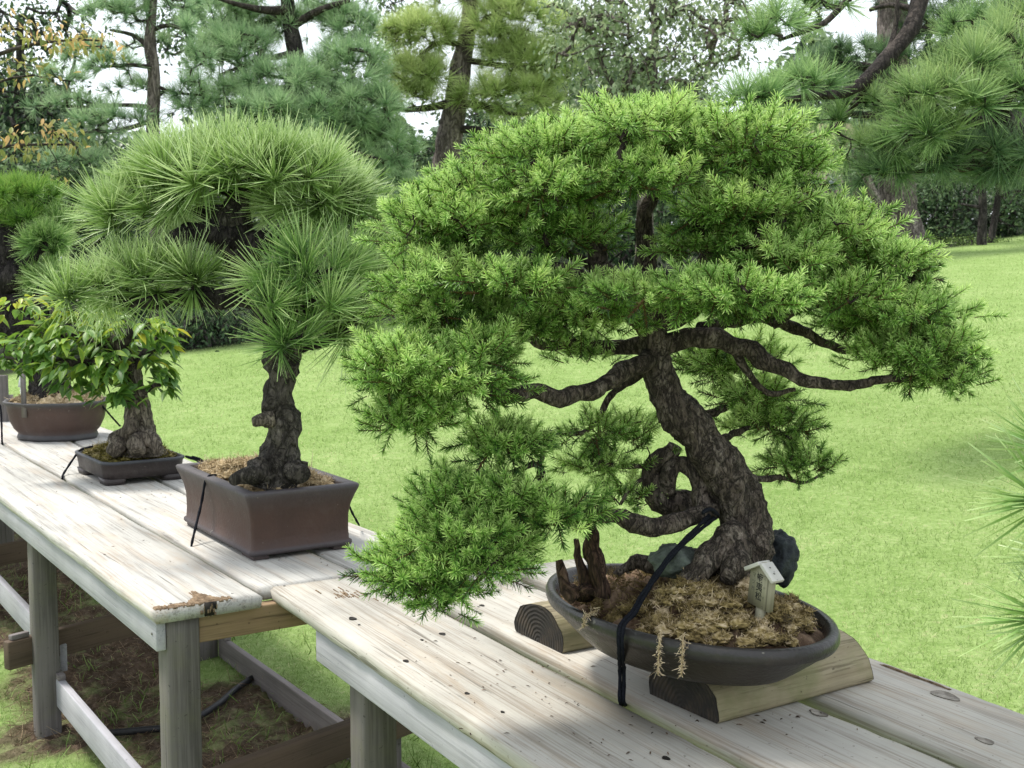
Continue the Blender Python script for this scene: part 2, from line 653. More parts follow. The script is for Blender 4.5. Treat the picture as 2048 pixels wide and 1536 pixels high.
def tint_mat(name, stops, rough=0.8, scale=90, jit=0.35, strength=0.6):
    m, nt, b, out = newmat(name)
    a = nt.nodes.new('ShaderNodeAttribute')
    a.attribute_name = 'tint'
    n1 = noise(nt, coords(nt), scale, 5, 0.7)
    rp = ramp(nt, stops)
    nt.links.new(mathn(nt, 'ADD', a.outputs['Fac'], mathn(nt, 'MULTIPLY', mathn(nt, 'SUBTRACT', n1, 0.5), jit)), rp.inputs[0])
    nt.links.new(rp.outputs[0], b.inputs['Base Color'])
    b.inputs['Roughness'].default_value = rough
    b.inputs['Specular IOR Level'].default_value = 0.2
    bump(nt, b, n1, strength, 0.006)
    return m


M = {}
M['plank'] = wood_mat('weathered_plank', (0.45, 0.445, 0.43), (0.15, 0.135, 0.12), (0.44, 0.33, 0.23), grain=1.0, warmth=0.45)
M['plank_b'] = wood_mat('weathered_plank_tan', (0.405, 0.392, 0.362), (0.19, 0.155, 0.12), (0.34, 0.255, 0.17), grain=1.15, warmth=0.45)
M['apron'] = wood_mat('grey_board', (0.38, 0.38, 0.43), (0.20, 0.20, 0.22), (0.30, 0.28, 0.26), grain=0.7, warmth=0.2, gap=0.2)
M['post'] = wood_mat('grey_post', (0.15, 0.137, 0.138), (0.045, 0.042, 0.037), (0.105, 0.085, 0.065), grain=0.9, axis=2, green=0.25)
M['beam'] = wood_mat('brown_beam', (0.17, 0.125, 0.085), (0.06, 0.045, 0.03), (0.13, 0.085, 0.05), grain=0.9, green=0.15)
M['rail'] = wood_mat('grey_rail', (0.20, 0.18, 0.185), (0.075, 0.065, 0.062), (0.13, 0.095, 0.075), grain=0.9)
M['rot'] = plain_mat('rotten_wood', (0.07, 0.045, 0.028), (0.34, 0.25, 0.165), 60, 0.9, 0.01, 0.1, 0.8)
M['hole'] = plain_mat('dark_hole', (0.006, 0.005, 0.004), (0.02, 0.016, 0.012), 30)
M['log'] = wood_mat('log_bark', (0.31, 0.27, 0.185), (0.08, 0.062, 0.038), (0.15, 0.11, 0.06), grain=1.6, axis=0, green=0.6, warmth=0.6)
M['pot_rect'] = pot_mat('brown_clay', (0.040, 0.022, 0.017), (0.072, 0.040, 0.030), 0.6, rim=(0.062, 0.056, 0.062), streak=(0.085, 0.07, 0.062))
M['pot_tray'] = pot_mat('dark_clay', (0.020, 0.016, 0.017), (0.040, 0.029, 0.027), 0.45, rim=(0.042, 0.046, 0.056), streak=(0.06, 0.055, 0.055))
M['pot_mokko'] = pot_mat('mauve_clay', (0.045, 0.026, 0.022), (0.078, 0.047, 0.038), 0.55, rim=(0.05, 0.05, 0.054), streak=(0.09, 0.075, 0.07))
M['pot_oval'] = pot_mat('black_clay', (0.010, 0.0085, 0.008), (0.026, 0.020, 0.0155), 0.30, rim=(0.024, 0.022, 0.022), streak=(0.05, 0.04, 0.034))
M['cord'] = plain_mat('black_cord', (0.004, 0.005, 0.008), (0.022, 0.024, 0.032), 420, 0.95, 0.003, 0.08, 0.9)
M['hose'] = plain_mat('black_hose', (0.010, 0.010, 0.012), (0.03, 0.03, 0.035), 40, 0.5)
M['rock'] = plain_mat('blue_black_stone', (0.006, 0.009, 0.012), (0.035, 0.046, 0.054), 60, 0.6, 0.01, 0.4, 0.9)
M['rock_green'] = plain_mat('lichen_stone', (0.012, 0.016, 0.014), (0.17, 0.20, 0.175), 40, 0.8, 0.01, 0.2, 0.8)
M['sign'] = wood_mat('sign_board', (0.36, 0.345, 0.26), (0.19, 0.175, 0.12), (0.24, 0.21, 0.13), grain=0.6, axis=2, green=0.25)
M['sign_roof'] = wood_mat('sign_roof', (0.58, 0.57, 0.55), (0.34, 0.33, 0.31), (0.42, 0.40, 0.36), grain=0.5)
M['ink'] = plain_mat('ink', (0.015, 0.015, 0.014), (0.04, 0.04, 0.036), 200)
M['ink_faded'] = plain_mat('faded_ink', (0.14, 0.135, 0.10), (0.22, 0.21, 0.16), 200)
M['metal'] = plain_mat('nail', (0.05, 0.05, 0.05), (0.12, 0.11, 0.10), 200, 0.5)
M['soil'] = tint_mat('potting_soil', [(0.1, (0.02, 0.012, 0.007)), (0.5, (0.085, 0.052, 0.032)), (0.9, (0.26, 0.18, 0.12))], scale=160)
M['moss'] = tint_mat('dry_moss', [(0.0, (0.02, 0.013, 0.007)), (0.3, (0.13, 0.095, 0.035)), (0.55, (0.31, 0.235, 0.10)), (0.9, (0.60, 0.48, 0.32))], scale=120)
M['moss_pale'] = tint_mat('pale_moss', [(0.0, (0.06, 0.04, 0.02)), (0.4, (0.34, 0.255, 0.14)), (0.95, (0.70, 0.58, 0.41))], scale=120)
M['moss_green'] = tint_mat('olive_moss', [(0.0, (0.02, 0.015, 0.005)), (0.4, (0.10, 0.085, 0.018)), (0.8, (0.24, 0.20, 0.05)), (1.0, (0.40, 0.33, 0.18))], scale=120)
M['bark_spruce'] = bark_mat('spruce_bark', (0.022, 0.017, 0.014), (0.105, 0.083, 0.068), (0.29, 0.25, 0.215), 85, 0.006)
M['twig_spruce'] = bark_mat('spruce_twig', (0.018, 0.013, 0.010), (0.045, 0.034, 0.027), (0.10, 0.08, 0.065), 120, 0.002)
M['bark_pine'] = bark_mat('black_pine_bark', (0.020, 0.017, 0.014), (0.075, 0.066, 0.057), (0.19, 0.172, 0.15), 42, 0.010, 0.55)
M['bark_dark'] = bark_mat('dark_pine_bark', (0.010, 0.008, 0.008), (0.032, 0.027, 0.026), (0.08, 0.07, 0.068), 45, 0.009, 0.5)
M['bark_leafy'] = bark_mat('ridged_bark', (0.05, 0.04, 0.032), (0.16, 0.135, 0.108), (0.32, 0.28, 0.235), 60, 0.008, 0.3)
M['bark_far'] = bark_mat('garden_pine_bark', (0.07, 0.057, 0.05), (0.19, 0.16, 0.145), (0.33, 0.29, 0.265), 14, 0.03, 0.4)
M['bark_limb'] = bark_mat('limb_bark', (0.020, 0.016, 0.014), (0.06, 0.049, 0.043), (0.12, 0.10, 0.09), 30, 0.01, 0.5)
M['bark_garden_dark'] = bark_mat('dark_garden_bark', (0.022, 0.019, 0.018), (0.065, 0.057, 0.053), (0.13, 0.115, 0.105), 14, 0.03, 0.4)  # darker bark colour for some garden trunks and shrub stems

STEM = (0.085, 0.05, 0.018)
M['spruce'] = foliage_mat('spruce_needles', [(0.0, STEM), (0.05, (0.012, 0.034, 0.008)), (0.25, (0.045, 0.11, 0.016)), (0.52, (0.150, 0.315, 0.052)), (0.90, (0.52, 0.73, 0.25))], 0.28, 0.42, 0.26, 0.28, big=(18.0, (1.2, 0.95, 0.7), 0.22))
M['spruce_low'] = foliage_mat('low_spruce_needles', [(0.0, STEM), (0.05, (0.016, 0.05, 0.014)), (0.25, (0.04, 0.115, 0.020)), (0.52, (0.155, 0.32, 0.052)), (0.90, (0.50, 0.70, 0.22))], 0.28, 0.42, 0.26, 0.28)  # green of the low left pads, close to the crown's own
M['pine'] = foliage_mat('black_pine_needles', [(0.0, (0.05, 0.06, 0.02)), (0.3, (0.085, 0.165, 0.035)), (0.65, (0.22, 0.355, 0.095)), (1.0, (0.52, 0.65, 0.33))], 0.35, 0.36, 0.25, 0.4)
M['pine_front'] = foliage_mat('green_pine_needles', [(0.0, (0.03, 0.05, 0.02)), (0.3, (0.075, 0.17, 0.04)), (0.65, (0.19, 0.345, 0.085)), (1.0, (0.44, 0.58, 0.25))], 0.35, 0.34, 0.25, 0.5)
M['pine_teal'] = foliage_mat('blue_green_pine_needles', [(0.0, (0.035, 0.05, 0.03)), (0.4, (0.15, 0.275, 0.13)), (1.0, (0.42, 0.57, 0.32))], 0.45, 0.45, 0.3, 0.3)
M['pine_blue'] = foliage_mat('grey_green_pine_needles', [(0.0, (0.04, 0.06, 0.04)), (0.4, (0.17, 0.305, 0.14)), (1.0, (0.44, 0.60, 0.34))], 0.45, 0.45, 0.3, 0.3)
M['pine_yellow'] = foliage_mat('yellow_green_pine_needles', [(0.0, (0.07, 0.07, 0.02)), (0.4, (0.26, 0.38, 0.11)), (1.0, (0.56, 0.66, 0.30))], 0.45, 0.45, 0.3, 0.3, big=(1.3, (1.08, 1.0, 0.85), 0.15))
M['pine_limb'] = foliage_mat('overhanging_pine_needles', [(0.0, (0.03, 0.05, 0.02)), (0.4, (0.09, 0.20, 0.06)), (1.0, (0.34, 0.50, 0.21))], 0.45, 0.42, 0.3, 0.35, big=(1.2, (1.25, 0.95, 0.8), 0.3))
M['pine_deep'] = foliage_mat('deep_green_pine_needles', [(0.0, (0.015, 0.03, 0.015)), (0.4, (0.055, 0.12, 0.05)), (1.0, (0.19, 0.29, 0.14))], 0.45, 0.5, 0.3, 0.3)
M['leaf'] = foliage_mat('glossy_leaf', [(0.0, (0.03, 0.07, 0.01)), (0.3, (0.05, 0.13, 0.025)), (0.6, (0.115, 0.235, 0.032)), (0.85, (0.26, 0.38, 0.045)), (1.0, (0.45, 0.44, 0.05))], 0.4, 0.42, 0.35, 0.4)
M['leaf_pale'] = foliage_mat('pale_far_leaf', [(0.0, (0.12, 0.175, 0.085)), (0.5, (0.21, 0.29, 0.15)), (1.0, (0.46, 0.52, 0.34))], 0.7, 0.4, 0.3, 0.5)
M['leaf_dark'] = foliage_mat('dark_evergreen_leaf', [(0.0, (0.010, 0.02, 0.012)), (0.5, (0.05, 0.10, 0.042)), (1.0, (0.16, 0.245, 0.105))], 0.7, 0.55, 0.25, 0.2)
M['leaf_mid'] = foliage_mat('mid_evergreen_leaf', [(0.0, (0.02, 0.04, 0.02)), (0.5, (0.11, 0.19, 0.08)), (1.0, (0.29, 0.40, 0.18))], 0.7, 0.4, 0.28, 0.4)
M['leaf_grey'] = foliage_mat('silvery_leaf', [(0.0, (0.05, 0.07, 0.045)), (0.5, (0.15, 0.19, 0.13)), (1.0, (0.40, 0.44, 0.34))], 0.8, 0.4, 0.25, 0.5)
M['leaf_orange'] = foliage_mat('autumn_leaf', [(0.0, (0.12, 0.16, 0.04)), (0.5, (0.27, 0.29, 0.09)), (0.8, (0.50, 0.36, 0.14)), (1.0, (0.66, 0.44, 0.20))], 0.8, 0.5, 0.35, 0.3)
M['hedge'] = foliage_mat('clipped_hedge_leaf', [(0.0, (0.03, 0.055, 0.015)), (0.5, (0.08, 0.15, 0.035)), (1.0, (0.21, 0.30, 0.08))], 0.6, 0.45, 0.25, 0.3)
M['grass'] = foliage_mat('lawn_blade', [(0.0, (0.06, 0.12, 0.015)), (0.4, (0.20, 0.305, 0.085)), (0.72, (0.305, 0.415, 0.16)), (1.0, (0.55, 0.52, 0.30))], 0.5, 0.5, 0.35, 0.25)
M['straw'] = foliage_mat('dead_grass', [(0.0, (0.05, 0.03, 0.02)), (0.5, (0.16, 0.11, 0.07)), (1.0, (0.34, 0.26, 0.17))], 0.8, 0.7, 0.1, 0.1)
M['wall'] = plain_mat('old_plaster', (0.30, 0.23, 0.20), (0.40, 0.32, 0.27), 3, 0.9)
M['glass'] = plain_mat('window_glass', (0.30, 0.36, 0.40), (0.42, 0.48, 0.52), 2, 0.15, 0.0, 0.6)
M['trim'] = plain_mat('window_trim', (0.12, 0.12, 0.12), (0.2, 0.19, 0.18), 8, 0.7)
M['roof'] = plain_mat('old_roof', (0.20, 0.17, 0.11), (0.32, 0.27, 0.17), 5, 0.9)

# ------------------------------------------------------------------ ground
# bench axes: u runs along the bench towards the near right, v towards the back
A_ROT, B_ROT = math.radians(-56.5), math.radians(-59.7)


def axes(rot):
    return np.array([math.cos(rot), math.sin(rot), 0]), np.array([-math.sin(rot), math.cos(rot), 0])


UA, VA = axes(A_ROT)
UB, VB = axes(B_ROT)


def edge_dist(x, y):
    return -0.573 * (x + 3.95) + 0.82 * (y - 14)


def smooth(a, b, x):
    t = np.clip((x - a) / (b - a), 0, 1)
    return t * t * (3 - 2 * t)


def ground_z(x, y):
    x, y = np.asarray(x, float), np.asarray(y, float)
    d = np.maximum(edge_dist(x, y), 0)
    xx, yy = x + 0.573 * d * 0.97, y - 0.82 * d * 0.97
    t = 0.073 * yy + 0.07 * xx - 0.15
    s = 0.5 * (t + np.sqrt(t * t + 0.0016))
    return np.clip(s, 0, 3.2) - 0.02


def soil_mask(x, y):
    u = x * UA[0] + y * UA[1]
    v = x * VA[0] + y * VA[1]
    w = 0.13 * np.sin(u * 5.3 + 1.0) + 0.10 * np.sin(u * 11 + v * 4)
    a = smooth(0.72 + w * 0.6, 0.86 + w * 0.6, v) * (1 - smooth(1.40 + w, 1.62 + w, v)) * np.maximum(1 - smooth(-1.6, -1.2, u), smooth(-0.7, -0.3, u))  # near right stretch is unseen soil, added to cut the lawn's green bounce
    f = np.clip(np.hypot(u + 3.9, v - 0.72) / 0.22, 0, 1)
    return np.maximum(a, (1 - smooth(0.5, 1.0, f)) * 0.9)


def ground_sheet():
    xs = np.concatenate([np.linspace(-150, -12, 26), np.linspace(-11, -3, 26), np.linspace(-2.85, 2.2, 130), np.linspace(2.5, 14, 34), np.linspace(16, 150, 26)])
    ys = np.concatenate([np.linspace(-40, 1, 14), np.linspace(1.2, 5.6, 115), np.linspace(5.9, 30, 70), np.linspace(33, 240, 26)])
    X, Y = np.meshgrid(xs, ys)
    m = soil_mask(X, Y)
    Z = ground_z(X, Y)
    Z = Z + m * (0.012 * np.sin(X * 37 + np.sin(Y * 23) * 2) * np.sin(Y * 41 + X * 9) + 0.010 * np.sin(X * 83 + Y * 51))
    V = np.stack([X, Y, Z], -1).reshape(-1, 3)
    ny, nx = X.shape
    i = np.arange(ny - 1)[:, None] * nx + np.arange(nx - 1)[None]
    F = np.stack([i, i + 1, i + nx + 1, i + nx], -1).reshape(-1, 4)
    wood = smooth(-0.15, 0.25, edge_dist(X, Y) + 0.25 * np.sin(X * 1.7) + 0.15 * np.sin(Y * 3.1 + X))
    mat, nt, b, out = newmat('lawn_ground')
    a = nt.nodes.new('ShaderNodeAttribute')
    a.attribute_name = 'tint'
    w = nt.nodes.new('ShaderNodeAttribute')
    w.attribute_name = 'rnd'
    c = coords(nt)
    n1 = noise(nt, c, 1.3, 4, 0.6)
    n2 = noise(nt, c, 38, 5, 0.7)
    n3 = noise(nt, coords(nt, (1, 1, 1)), 9, 4, 0.65)
    g = ramp(nt, [(0.32, (0.12, 0.215, 0.045)), (0.46, (0.205, 0.305, 0.09)), (0.57, (0.28, 0.38, 0.14)), (0.68, (0.42, 0.39, 0.22))])
    nt.links.new(mathn(nt, 'ADD', mathn(nt, 'MULTIPLY', n1, 0.25), mathn(nt, 'ADD', mathn(nt, 'MULTIPLY', n2, 0.5), mathn(nt, 'MULTIPLY', n3, 0.25))), g.inputs[0])
    s = ramp(nt, [(0.3, (0.035, 0.024, 0.016)), (0.5, (0.10, 0.072, 0.052)), (0.72, (0.23, 0.175, 0.13))])
    nt.links.new(mathn(nt, 'ADD', mathn(nt, 'MULTIPLY', n2, 0.7), mathn(nt, 'MULTIPLY', n3, 0.3)), s.inputs[0])
    patch = ramp(nt, [(0.50, (1, 1, 1)), (0.62, (0.62, 0.62, 0.62))])
    nt.links.new(n3, patch.inputs[0])
    colr = mixc(nt, mathn(nt, 'MULTIPLY', a.outputs['Fac'], patch.outputs[0]), g.outputs[0], s.outputs[0])
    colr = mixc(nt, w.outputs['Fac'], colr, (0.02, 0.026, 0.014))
    nt.links.new(colr, b.inputs['Base Color'])
    b.inputs['Roughness'].default_value = 0.9
    b.inputs['Specular IOR Level'].default_value = 0.1
    bump(nt, b, n2, 0.9, 0.03)
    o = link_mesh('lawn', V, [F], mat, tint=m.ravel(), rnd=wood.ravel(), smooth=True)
    tag(o, kind='structure')


ground_sheet()


def grass():
    n = 430000
    r = np.exp(rng.uniform(math.log(1.9), math.log(24), n))
    th = rng.uniform(-math.radians(31), math.radians(31), n)
    x, y = r * np.sin(th), r * np.cos(th)
    keep = (edge_dist(x, y) < 0.05) & (rng.uniform(0, 1, n) > soil_mask(x, y) * 0.93)
    x, y, r = x[keep], y[keep], r[keep]
    n = len(x)
    z = ground_z(x, y) - 0.004
    B = np.stack([x, y, z], 1)
    # patchy lawn: thin, worn and lush areas
    pn = np.array([mnoise.fractal(Vector((a * 2.3, b * 1.9, 0)), 0.6, 2.0, 4) for a, b in zip(x[::1], y[::1])])
    pf = np.sin(x * 31 + np.sin(y * 17) * 2) * np.sin(y * 29 + x * 7)
    k2 = rng.uniform(0, 1, n) > np.clip(0.9 * (pn - 0.12) * 2.2, 0, 0.8)
    x, y, r, z, B, pn, pf = x[k2], y[k2], r[k2], z[k2], B[k2], pn[k2], pf[k2]
    n = len(x)
    D = cone_dirs(n, 8, 80)
    sz = np.clip(0.5 + 0.14 * r, 0.7, 2.2)
    V, F, T = ribbons(B, D, rng.uniform(0.010, 0.026, n) * np.sqrt(sz), 0.0026 * sz, rng.normal(0.1, 0.15, n), 1, 0.2, 0.75)
    rn = rng.uniform(0, 1, n)
    dry = rng.uniform(0, 1, n) < np.clip(0.07 + 0.35 * pn, 0.02, 0.5)
    T = T + np.repeat(np.where(dry, 0.40, 0.0) + 0.10 * pn + 0.05 * pf, 4)
    o = link_mesh('grass', V, [F], M['grass'], tint=np.clip(T, 0, 1), rnd=np.repeat(rn, 4))
    tag(o, 'short bright green mown grass covering the sloping lawn', 'grass', kind='stuff')
    # tussocks and weeds along the bench, longer
    n = 4200
    u = rng.uniform(-6.0, -1.3, n)
    v = rng.choice([0.70, 1.55, 1.70, 1.85, 0.62, 1.15], n) + rng.normal(0, 0.13, n)
    p = u[:, None] * UA + v[:, None] * VA
    cl = np.sin(u * 7 + 1) * np.sin(v * 9 + u * 3) > 0.05
    p = p[cl]
    n = len(p)
    p[:, 2] = ground_z(p[:, 0], p[:, 1]) - 0.005
    V, F, T = ribbons(p, cone_dirs(n, 5, 60), rng.uniform(0.03, 0.075, n), np.full(n, 0.0034), rng.normal(0.2, 0.2, n), 2, 0.0, 0.45)
    o = link_mesh('weeds', V, [F], M['grass'], tint=np.clip(T, 0, 1), rnd=np.repeat(rng.uniform(0, 1, n), 6))
    tag(o, 'longer grass and weeds growing out of the bare earth under the benches', 'weeds', kind='stuff')
    n = 12000
    u = rng.uniform(-6.0, -1.3, n)
    v = rng.uniform(0.7, 1.6, n)
    p = u[:, None] * UA + v[:, None] * VA
    p = p[rng.uniform(0, 1, n) < soil_mask(p[:, 0], p[:, 1])]
    n = len(p)
    p[:, 2] = ground_z(p[:, 0], p[:, 1]) + rng.uniform(-0.004, 0.015, n)
    V, F, T = ribbons(p, cone_dirs(n, 62, 98), rng.uniform(0.012, 0.06, n), np.full(n, 0.0018), rng.normal(0, 0.6, n), 2, 0.1, 0.9)
    o = link_mesh('dead_grass', V, [F], M['straw'], tint=np.clip(T, 0, 1), rnd=np.repeat(rng.uniform(0, 1, n), 6))
    tag(o, 'dry brown dead grass littering the bare earth under the benches', 'dead grass', kind='stuff')


grass()

# ------------------------------------------------------------------ benches
TOP = 0.75


def plank_mesh(u0, u1, v0, v1, z0, z1, seed, rough_end=(0, 0), wob=0.003, lu=0.03):
    """plank with softly worn edges, in bench coordinates"""
    nu = max(4, int((u1 - u0) / lu))
    us = np.linspace(u0, u1, nu + 1)
    h, w = z1 - z0, v1 - v0
    c = min(0.006, h * 0.25)
    sec = [(0, c), (c, 0), (w * 0.33, 0), (w * 0.66, 0), (w - c, 0), (w, c), (w, h - c), (w - c, h), (w * 0.75, h), (w * 0.5, h), (w * 0.25, h), (c, h), (0, h - c)]
    k = len(sec)
    V = np.zeros((len(us), k, 3))
    for i, u in enumerate(us):
        for j, (a, b) in enumerate(sec):
            nz = mnoise.noise(Vector((u * 3.0, seed * 5.7 + j * 0.8, 0)))
            n2 = mnoise.noise(Vector((u * 22.0, seed * 2.3 + j * 2.0, 3)))
            vv = v0 + a
            zz = z0 + b
            edge = a < 0.02 or a > w - 0.02
            if edge:
                vv += wob * (nz + 0.5 * n2) * (1.0 if a < 0.02 else 1.0)
            if b > h * 0.6:
                zz += -abs(wob * 0.5 * n2) * (1 if edge else 0.25) + 0.0012 * nz
            uu = u
            if i == len(us) - 1 and rough_end[1]:
                uu -= abs(rough_end[1] * (n2 + 0.3 * mnoise.noise(Vector((j * 5.1, seed, 1)))))
            if i == 0 and rough_end[0]:
                uu += abs(rough_end[0] * n2)
            V[i, j] = (uu, vv, zz)
    n = len(us)
    i = np.arange(n - 1)[:, None] * k
    j = np.arange(k)[None]
    jn = (j + 1) % k
    F = np.stack([i + j, i + k + j, i + k + jn, i + jn], -1).reshape(-1, 4)
    caps = [list(range(k)), list(range((n - 1) * k + k - 1, (n - 1) * k - 1, -1))]
    return V.reshape(-1, 3), [F, np.array(caps)]


def add_plank(bench, mat, u0, u1, v0, v1, z0, z1, seed, name='plank', **kw):
    V, F = plank_mesh(u0, u1, v0, v1, z0, z1, seed, **kw)
    # each board keeps its own origin so the grain differs
    o = link_mesh(name, V - np.array([u0 + seed * 1.37, v0 - seed * 0.61, z0]), F, mat, bench, local=True)
    o.location = (u0 + seed * 1.37, v0 - seed * 0.61, z0)
    return o


def post_mesh(u, v, s, z0, z1, seed):
    h, c = s / 2, s * 0.055
    sec = [(-h + c, -h), (h - c, -h), (h, -h + c), (h, h - c), (h - c, h), (-h + c, h), (-h, h - c), (-h, -h + c)]
    zs = np.linspace(z0, z1, 26)
    V = np.zeros((len(zs), 8, 3))
    for i, z in enumerate(zs):
        for j, (a, b) in enumerate(sec):
            n = mnoise.noise(Vector((seed * 3.3 + j * 1.7, z * 9, 0)))
            n2 = mnoise.noise(Vector((seed * 1.3 + j * 2.7, z * 45, 5)))
            f = 1 + 0.012 * n + 0.018 * n2
            V[i, j] = (u + a * f, v + b * f, z)
    n = len(zs)
    i = np.arange(n - 1)[:, None] * 8
    j = np.arange(8)[None]
    jn = (j + 1) % 8
    F = np.stack([i + j, i + jn, i + 8 + jn, i + 8 + j], -1).reshape(-1, 4)
    return V.reshape(-1, 3), [F, np.array([list(range(7, -1, -1)), list(range((n - 1) * 8, n * 8))])]


def board(bench, name, mat, u0, u1, v0, v1, z0, z1, bevel=0.003):
    mb = MB()
    cu, cv, cz = (u0 + u1) / 2, (v0 + v1) / 2, (z0 + z1) / 2
    mb.box(u0 - cu, u1 - cu, v0 - cv, v1 - cv, z0 - cz, z1 - cz)
    o = mb.build(name, mat, bench, local=True, bevel=bevel)
    o.location = (cu, cv, cz)
    return o


def disc(bench, name, u, v, z, r, mat, el=1.5):
    mb = MB()
    a = np.linspace(0, 2 * math.pi, 14, endpoint=False)
    rr = r * (1 + 0.12 * np.sin(3 * a + u * 50))
    V = np.stack([np.cos(a) * rr * el, np.sin(a) * rr, np.zeros(14)], 1)
    mb.add(np.vstack([V + [0, 0, 0.0], V * 0.93 - [0, 0, 0.012]]), [[(i, (i + 1) % 14, 14 + (i + 1) % 14, 14 + i) for i in range(14)], [list(range(14))]])
    o = mb.build(name, mat, bench, local=True)
    o.location = (u, v, z)
    return o


# a whole board laid across its own grain needs the grain on the other axis
M['beam_v'] = wood_mat('brown_crossbeam', (0.25, 0.175, 0.11), (0.09, 0.06, 0.035), (0.16, 0.095, 0.05), grain=0.9, axis=1, green=0.12)
M['rail_v'] = wood_mat('brown_crossbar', (0.11, 0.08, 0.06), (0.055, 0.04, 0.03), (0.11, 0.075, 0.05), grain=0.9, axis=1)

benchA = thing('bench', 'weathered grey plank bench at left under the three smaller bonsai, front board end broken', 'bench', (0, 0, 0), A_ROT, 'plank benches holding the bonsai')
E_U = -2.515
plA = [add_plank(benchA, M['plank'], -7.2, E_U, 0.746, 0.992, TOP - 0.030, TOP, 1, rough_end=(0, 0.006)),
       add_plank(benchA, M['plank'], -7.2, -2.574, 1.009, 1.258, TOP - 0.030, TOP, 2),
       add_plank(benchA, M['plank'], -7.2, -2.62, 1.274, 1.512, TOP - 0.031, TOP, 3, rough_end=(0, 0.01))]
# rotten notch at the end of the front board
mb = MB()
for k in range(150):
    t = rng.uniform(0, 1)
    v = 0.757 + 0.155 * t + rng.normal(0, 0.004)
    near = math.exp(-((v - 0.868) / 0.018) ** 2)
    L = rng.uniform(0.010, 0.03) * (1 + 3.0 * near)
    u = E_U - rng.uniform(0, 0.006)
    w = rng.uniform(0.0012, 0.003)
    h = rng.uniform(0.0008, 0.0022)
    mb.box(u - L, u + rng.uniform(-0.002, 0.002), v - w, v + w, TOP - 0.002, TOP + h)
for k in range(26):
    v = 0.868 + rng.normal(0, 0.012)
    w = rng.uniform(0.001, 0.003)
    z = TOP - rng.uniform(0.0, 0.024)
    mb.box(E_U - 0.004, E_U + rng.uniform(0.0008, 0.004), v - w, v + w, z - 0.008, z)
mb.build('rotten_end', M['rot'], plA[0], local=True).location = (0, 0, 0)
for ch in plA[0].children:
    ch.location = -plA[0].location
mb = MB()
mb.box(-0.04, 0.0035, -0.010, 0.011, -0.028, 0.0012)
mb.box(-0.02, 0.0030, 0.012, 0.017, -0.016, 0.0010)
o = mb.build('rotten_notch', M['hole'], plA[0], local=True)
o.location = Vector((E_U, 0.868, TOP)) - plA[0].location
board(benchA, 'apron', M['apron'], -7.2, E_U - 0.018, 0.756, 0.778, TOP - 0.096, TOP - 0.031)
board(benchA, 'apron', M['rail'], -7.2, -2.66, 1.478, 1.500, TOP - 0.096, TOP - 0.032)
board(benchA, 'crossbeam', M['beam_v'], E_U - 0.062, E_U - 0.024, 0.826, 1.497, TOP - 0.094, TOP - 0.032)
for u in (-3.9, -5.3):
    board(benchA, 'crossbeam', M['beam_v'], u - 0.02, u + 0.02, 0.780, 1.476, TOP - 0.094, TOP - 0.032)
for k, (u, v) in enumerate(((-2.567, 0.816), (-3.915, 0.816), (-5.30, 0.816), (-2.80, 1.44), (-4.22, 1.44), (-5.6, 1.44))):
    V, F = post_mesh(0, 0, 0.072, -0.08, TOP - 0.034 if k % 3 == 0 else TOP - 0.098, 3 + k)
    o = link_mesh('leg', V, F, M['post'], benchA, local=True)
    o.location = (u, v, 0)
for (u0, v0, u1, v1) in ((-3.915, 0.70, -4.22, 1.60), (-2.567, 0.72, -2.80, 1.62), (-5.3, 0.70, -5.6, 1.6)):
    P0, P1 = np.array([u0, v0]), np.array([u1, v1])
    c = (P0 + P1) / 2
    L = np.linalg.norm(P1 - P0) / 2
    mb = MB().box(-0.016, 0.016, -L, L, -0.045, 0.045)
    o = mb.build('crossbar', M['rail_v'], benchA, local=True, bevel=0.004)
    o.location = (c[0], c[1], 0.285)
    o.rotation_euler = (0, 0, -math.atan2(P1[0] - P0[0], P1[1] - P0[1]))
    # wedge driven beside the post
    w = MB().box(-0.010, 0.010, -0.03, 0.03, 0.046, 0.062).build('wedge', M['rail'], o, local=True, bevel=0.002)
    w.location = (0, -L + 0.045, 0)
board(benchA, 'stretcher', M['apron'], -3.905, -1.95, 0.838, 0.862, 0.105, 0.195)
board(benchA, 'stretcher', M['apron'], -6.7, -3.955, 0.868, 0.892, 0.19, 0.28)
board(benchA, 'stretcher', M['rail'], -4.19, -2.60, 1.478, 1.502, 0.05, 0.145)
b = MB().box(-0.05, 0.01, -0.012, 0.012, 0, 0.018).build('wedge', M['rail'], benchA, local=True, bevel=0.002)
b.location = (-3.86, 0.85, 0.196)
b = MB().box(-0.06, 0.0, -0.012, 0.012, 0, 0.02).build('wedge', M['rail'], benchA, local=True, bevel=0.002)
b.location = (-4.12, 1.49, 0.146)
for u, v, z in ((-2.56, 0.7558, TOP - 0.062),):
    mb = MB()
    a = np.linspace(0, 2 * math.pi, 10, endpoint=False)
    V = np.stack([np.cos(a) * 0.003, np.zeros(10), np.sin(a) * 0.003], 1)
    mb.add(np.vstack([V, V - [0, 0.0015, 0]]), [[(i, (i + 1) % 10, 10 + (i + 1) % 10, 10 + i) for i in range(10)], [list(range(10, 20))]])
    mb.build('nail', M['metal'], benchA, local=True).location = (u, v, z)

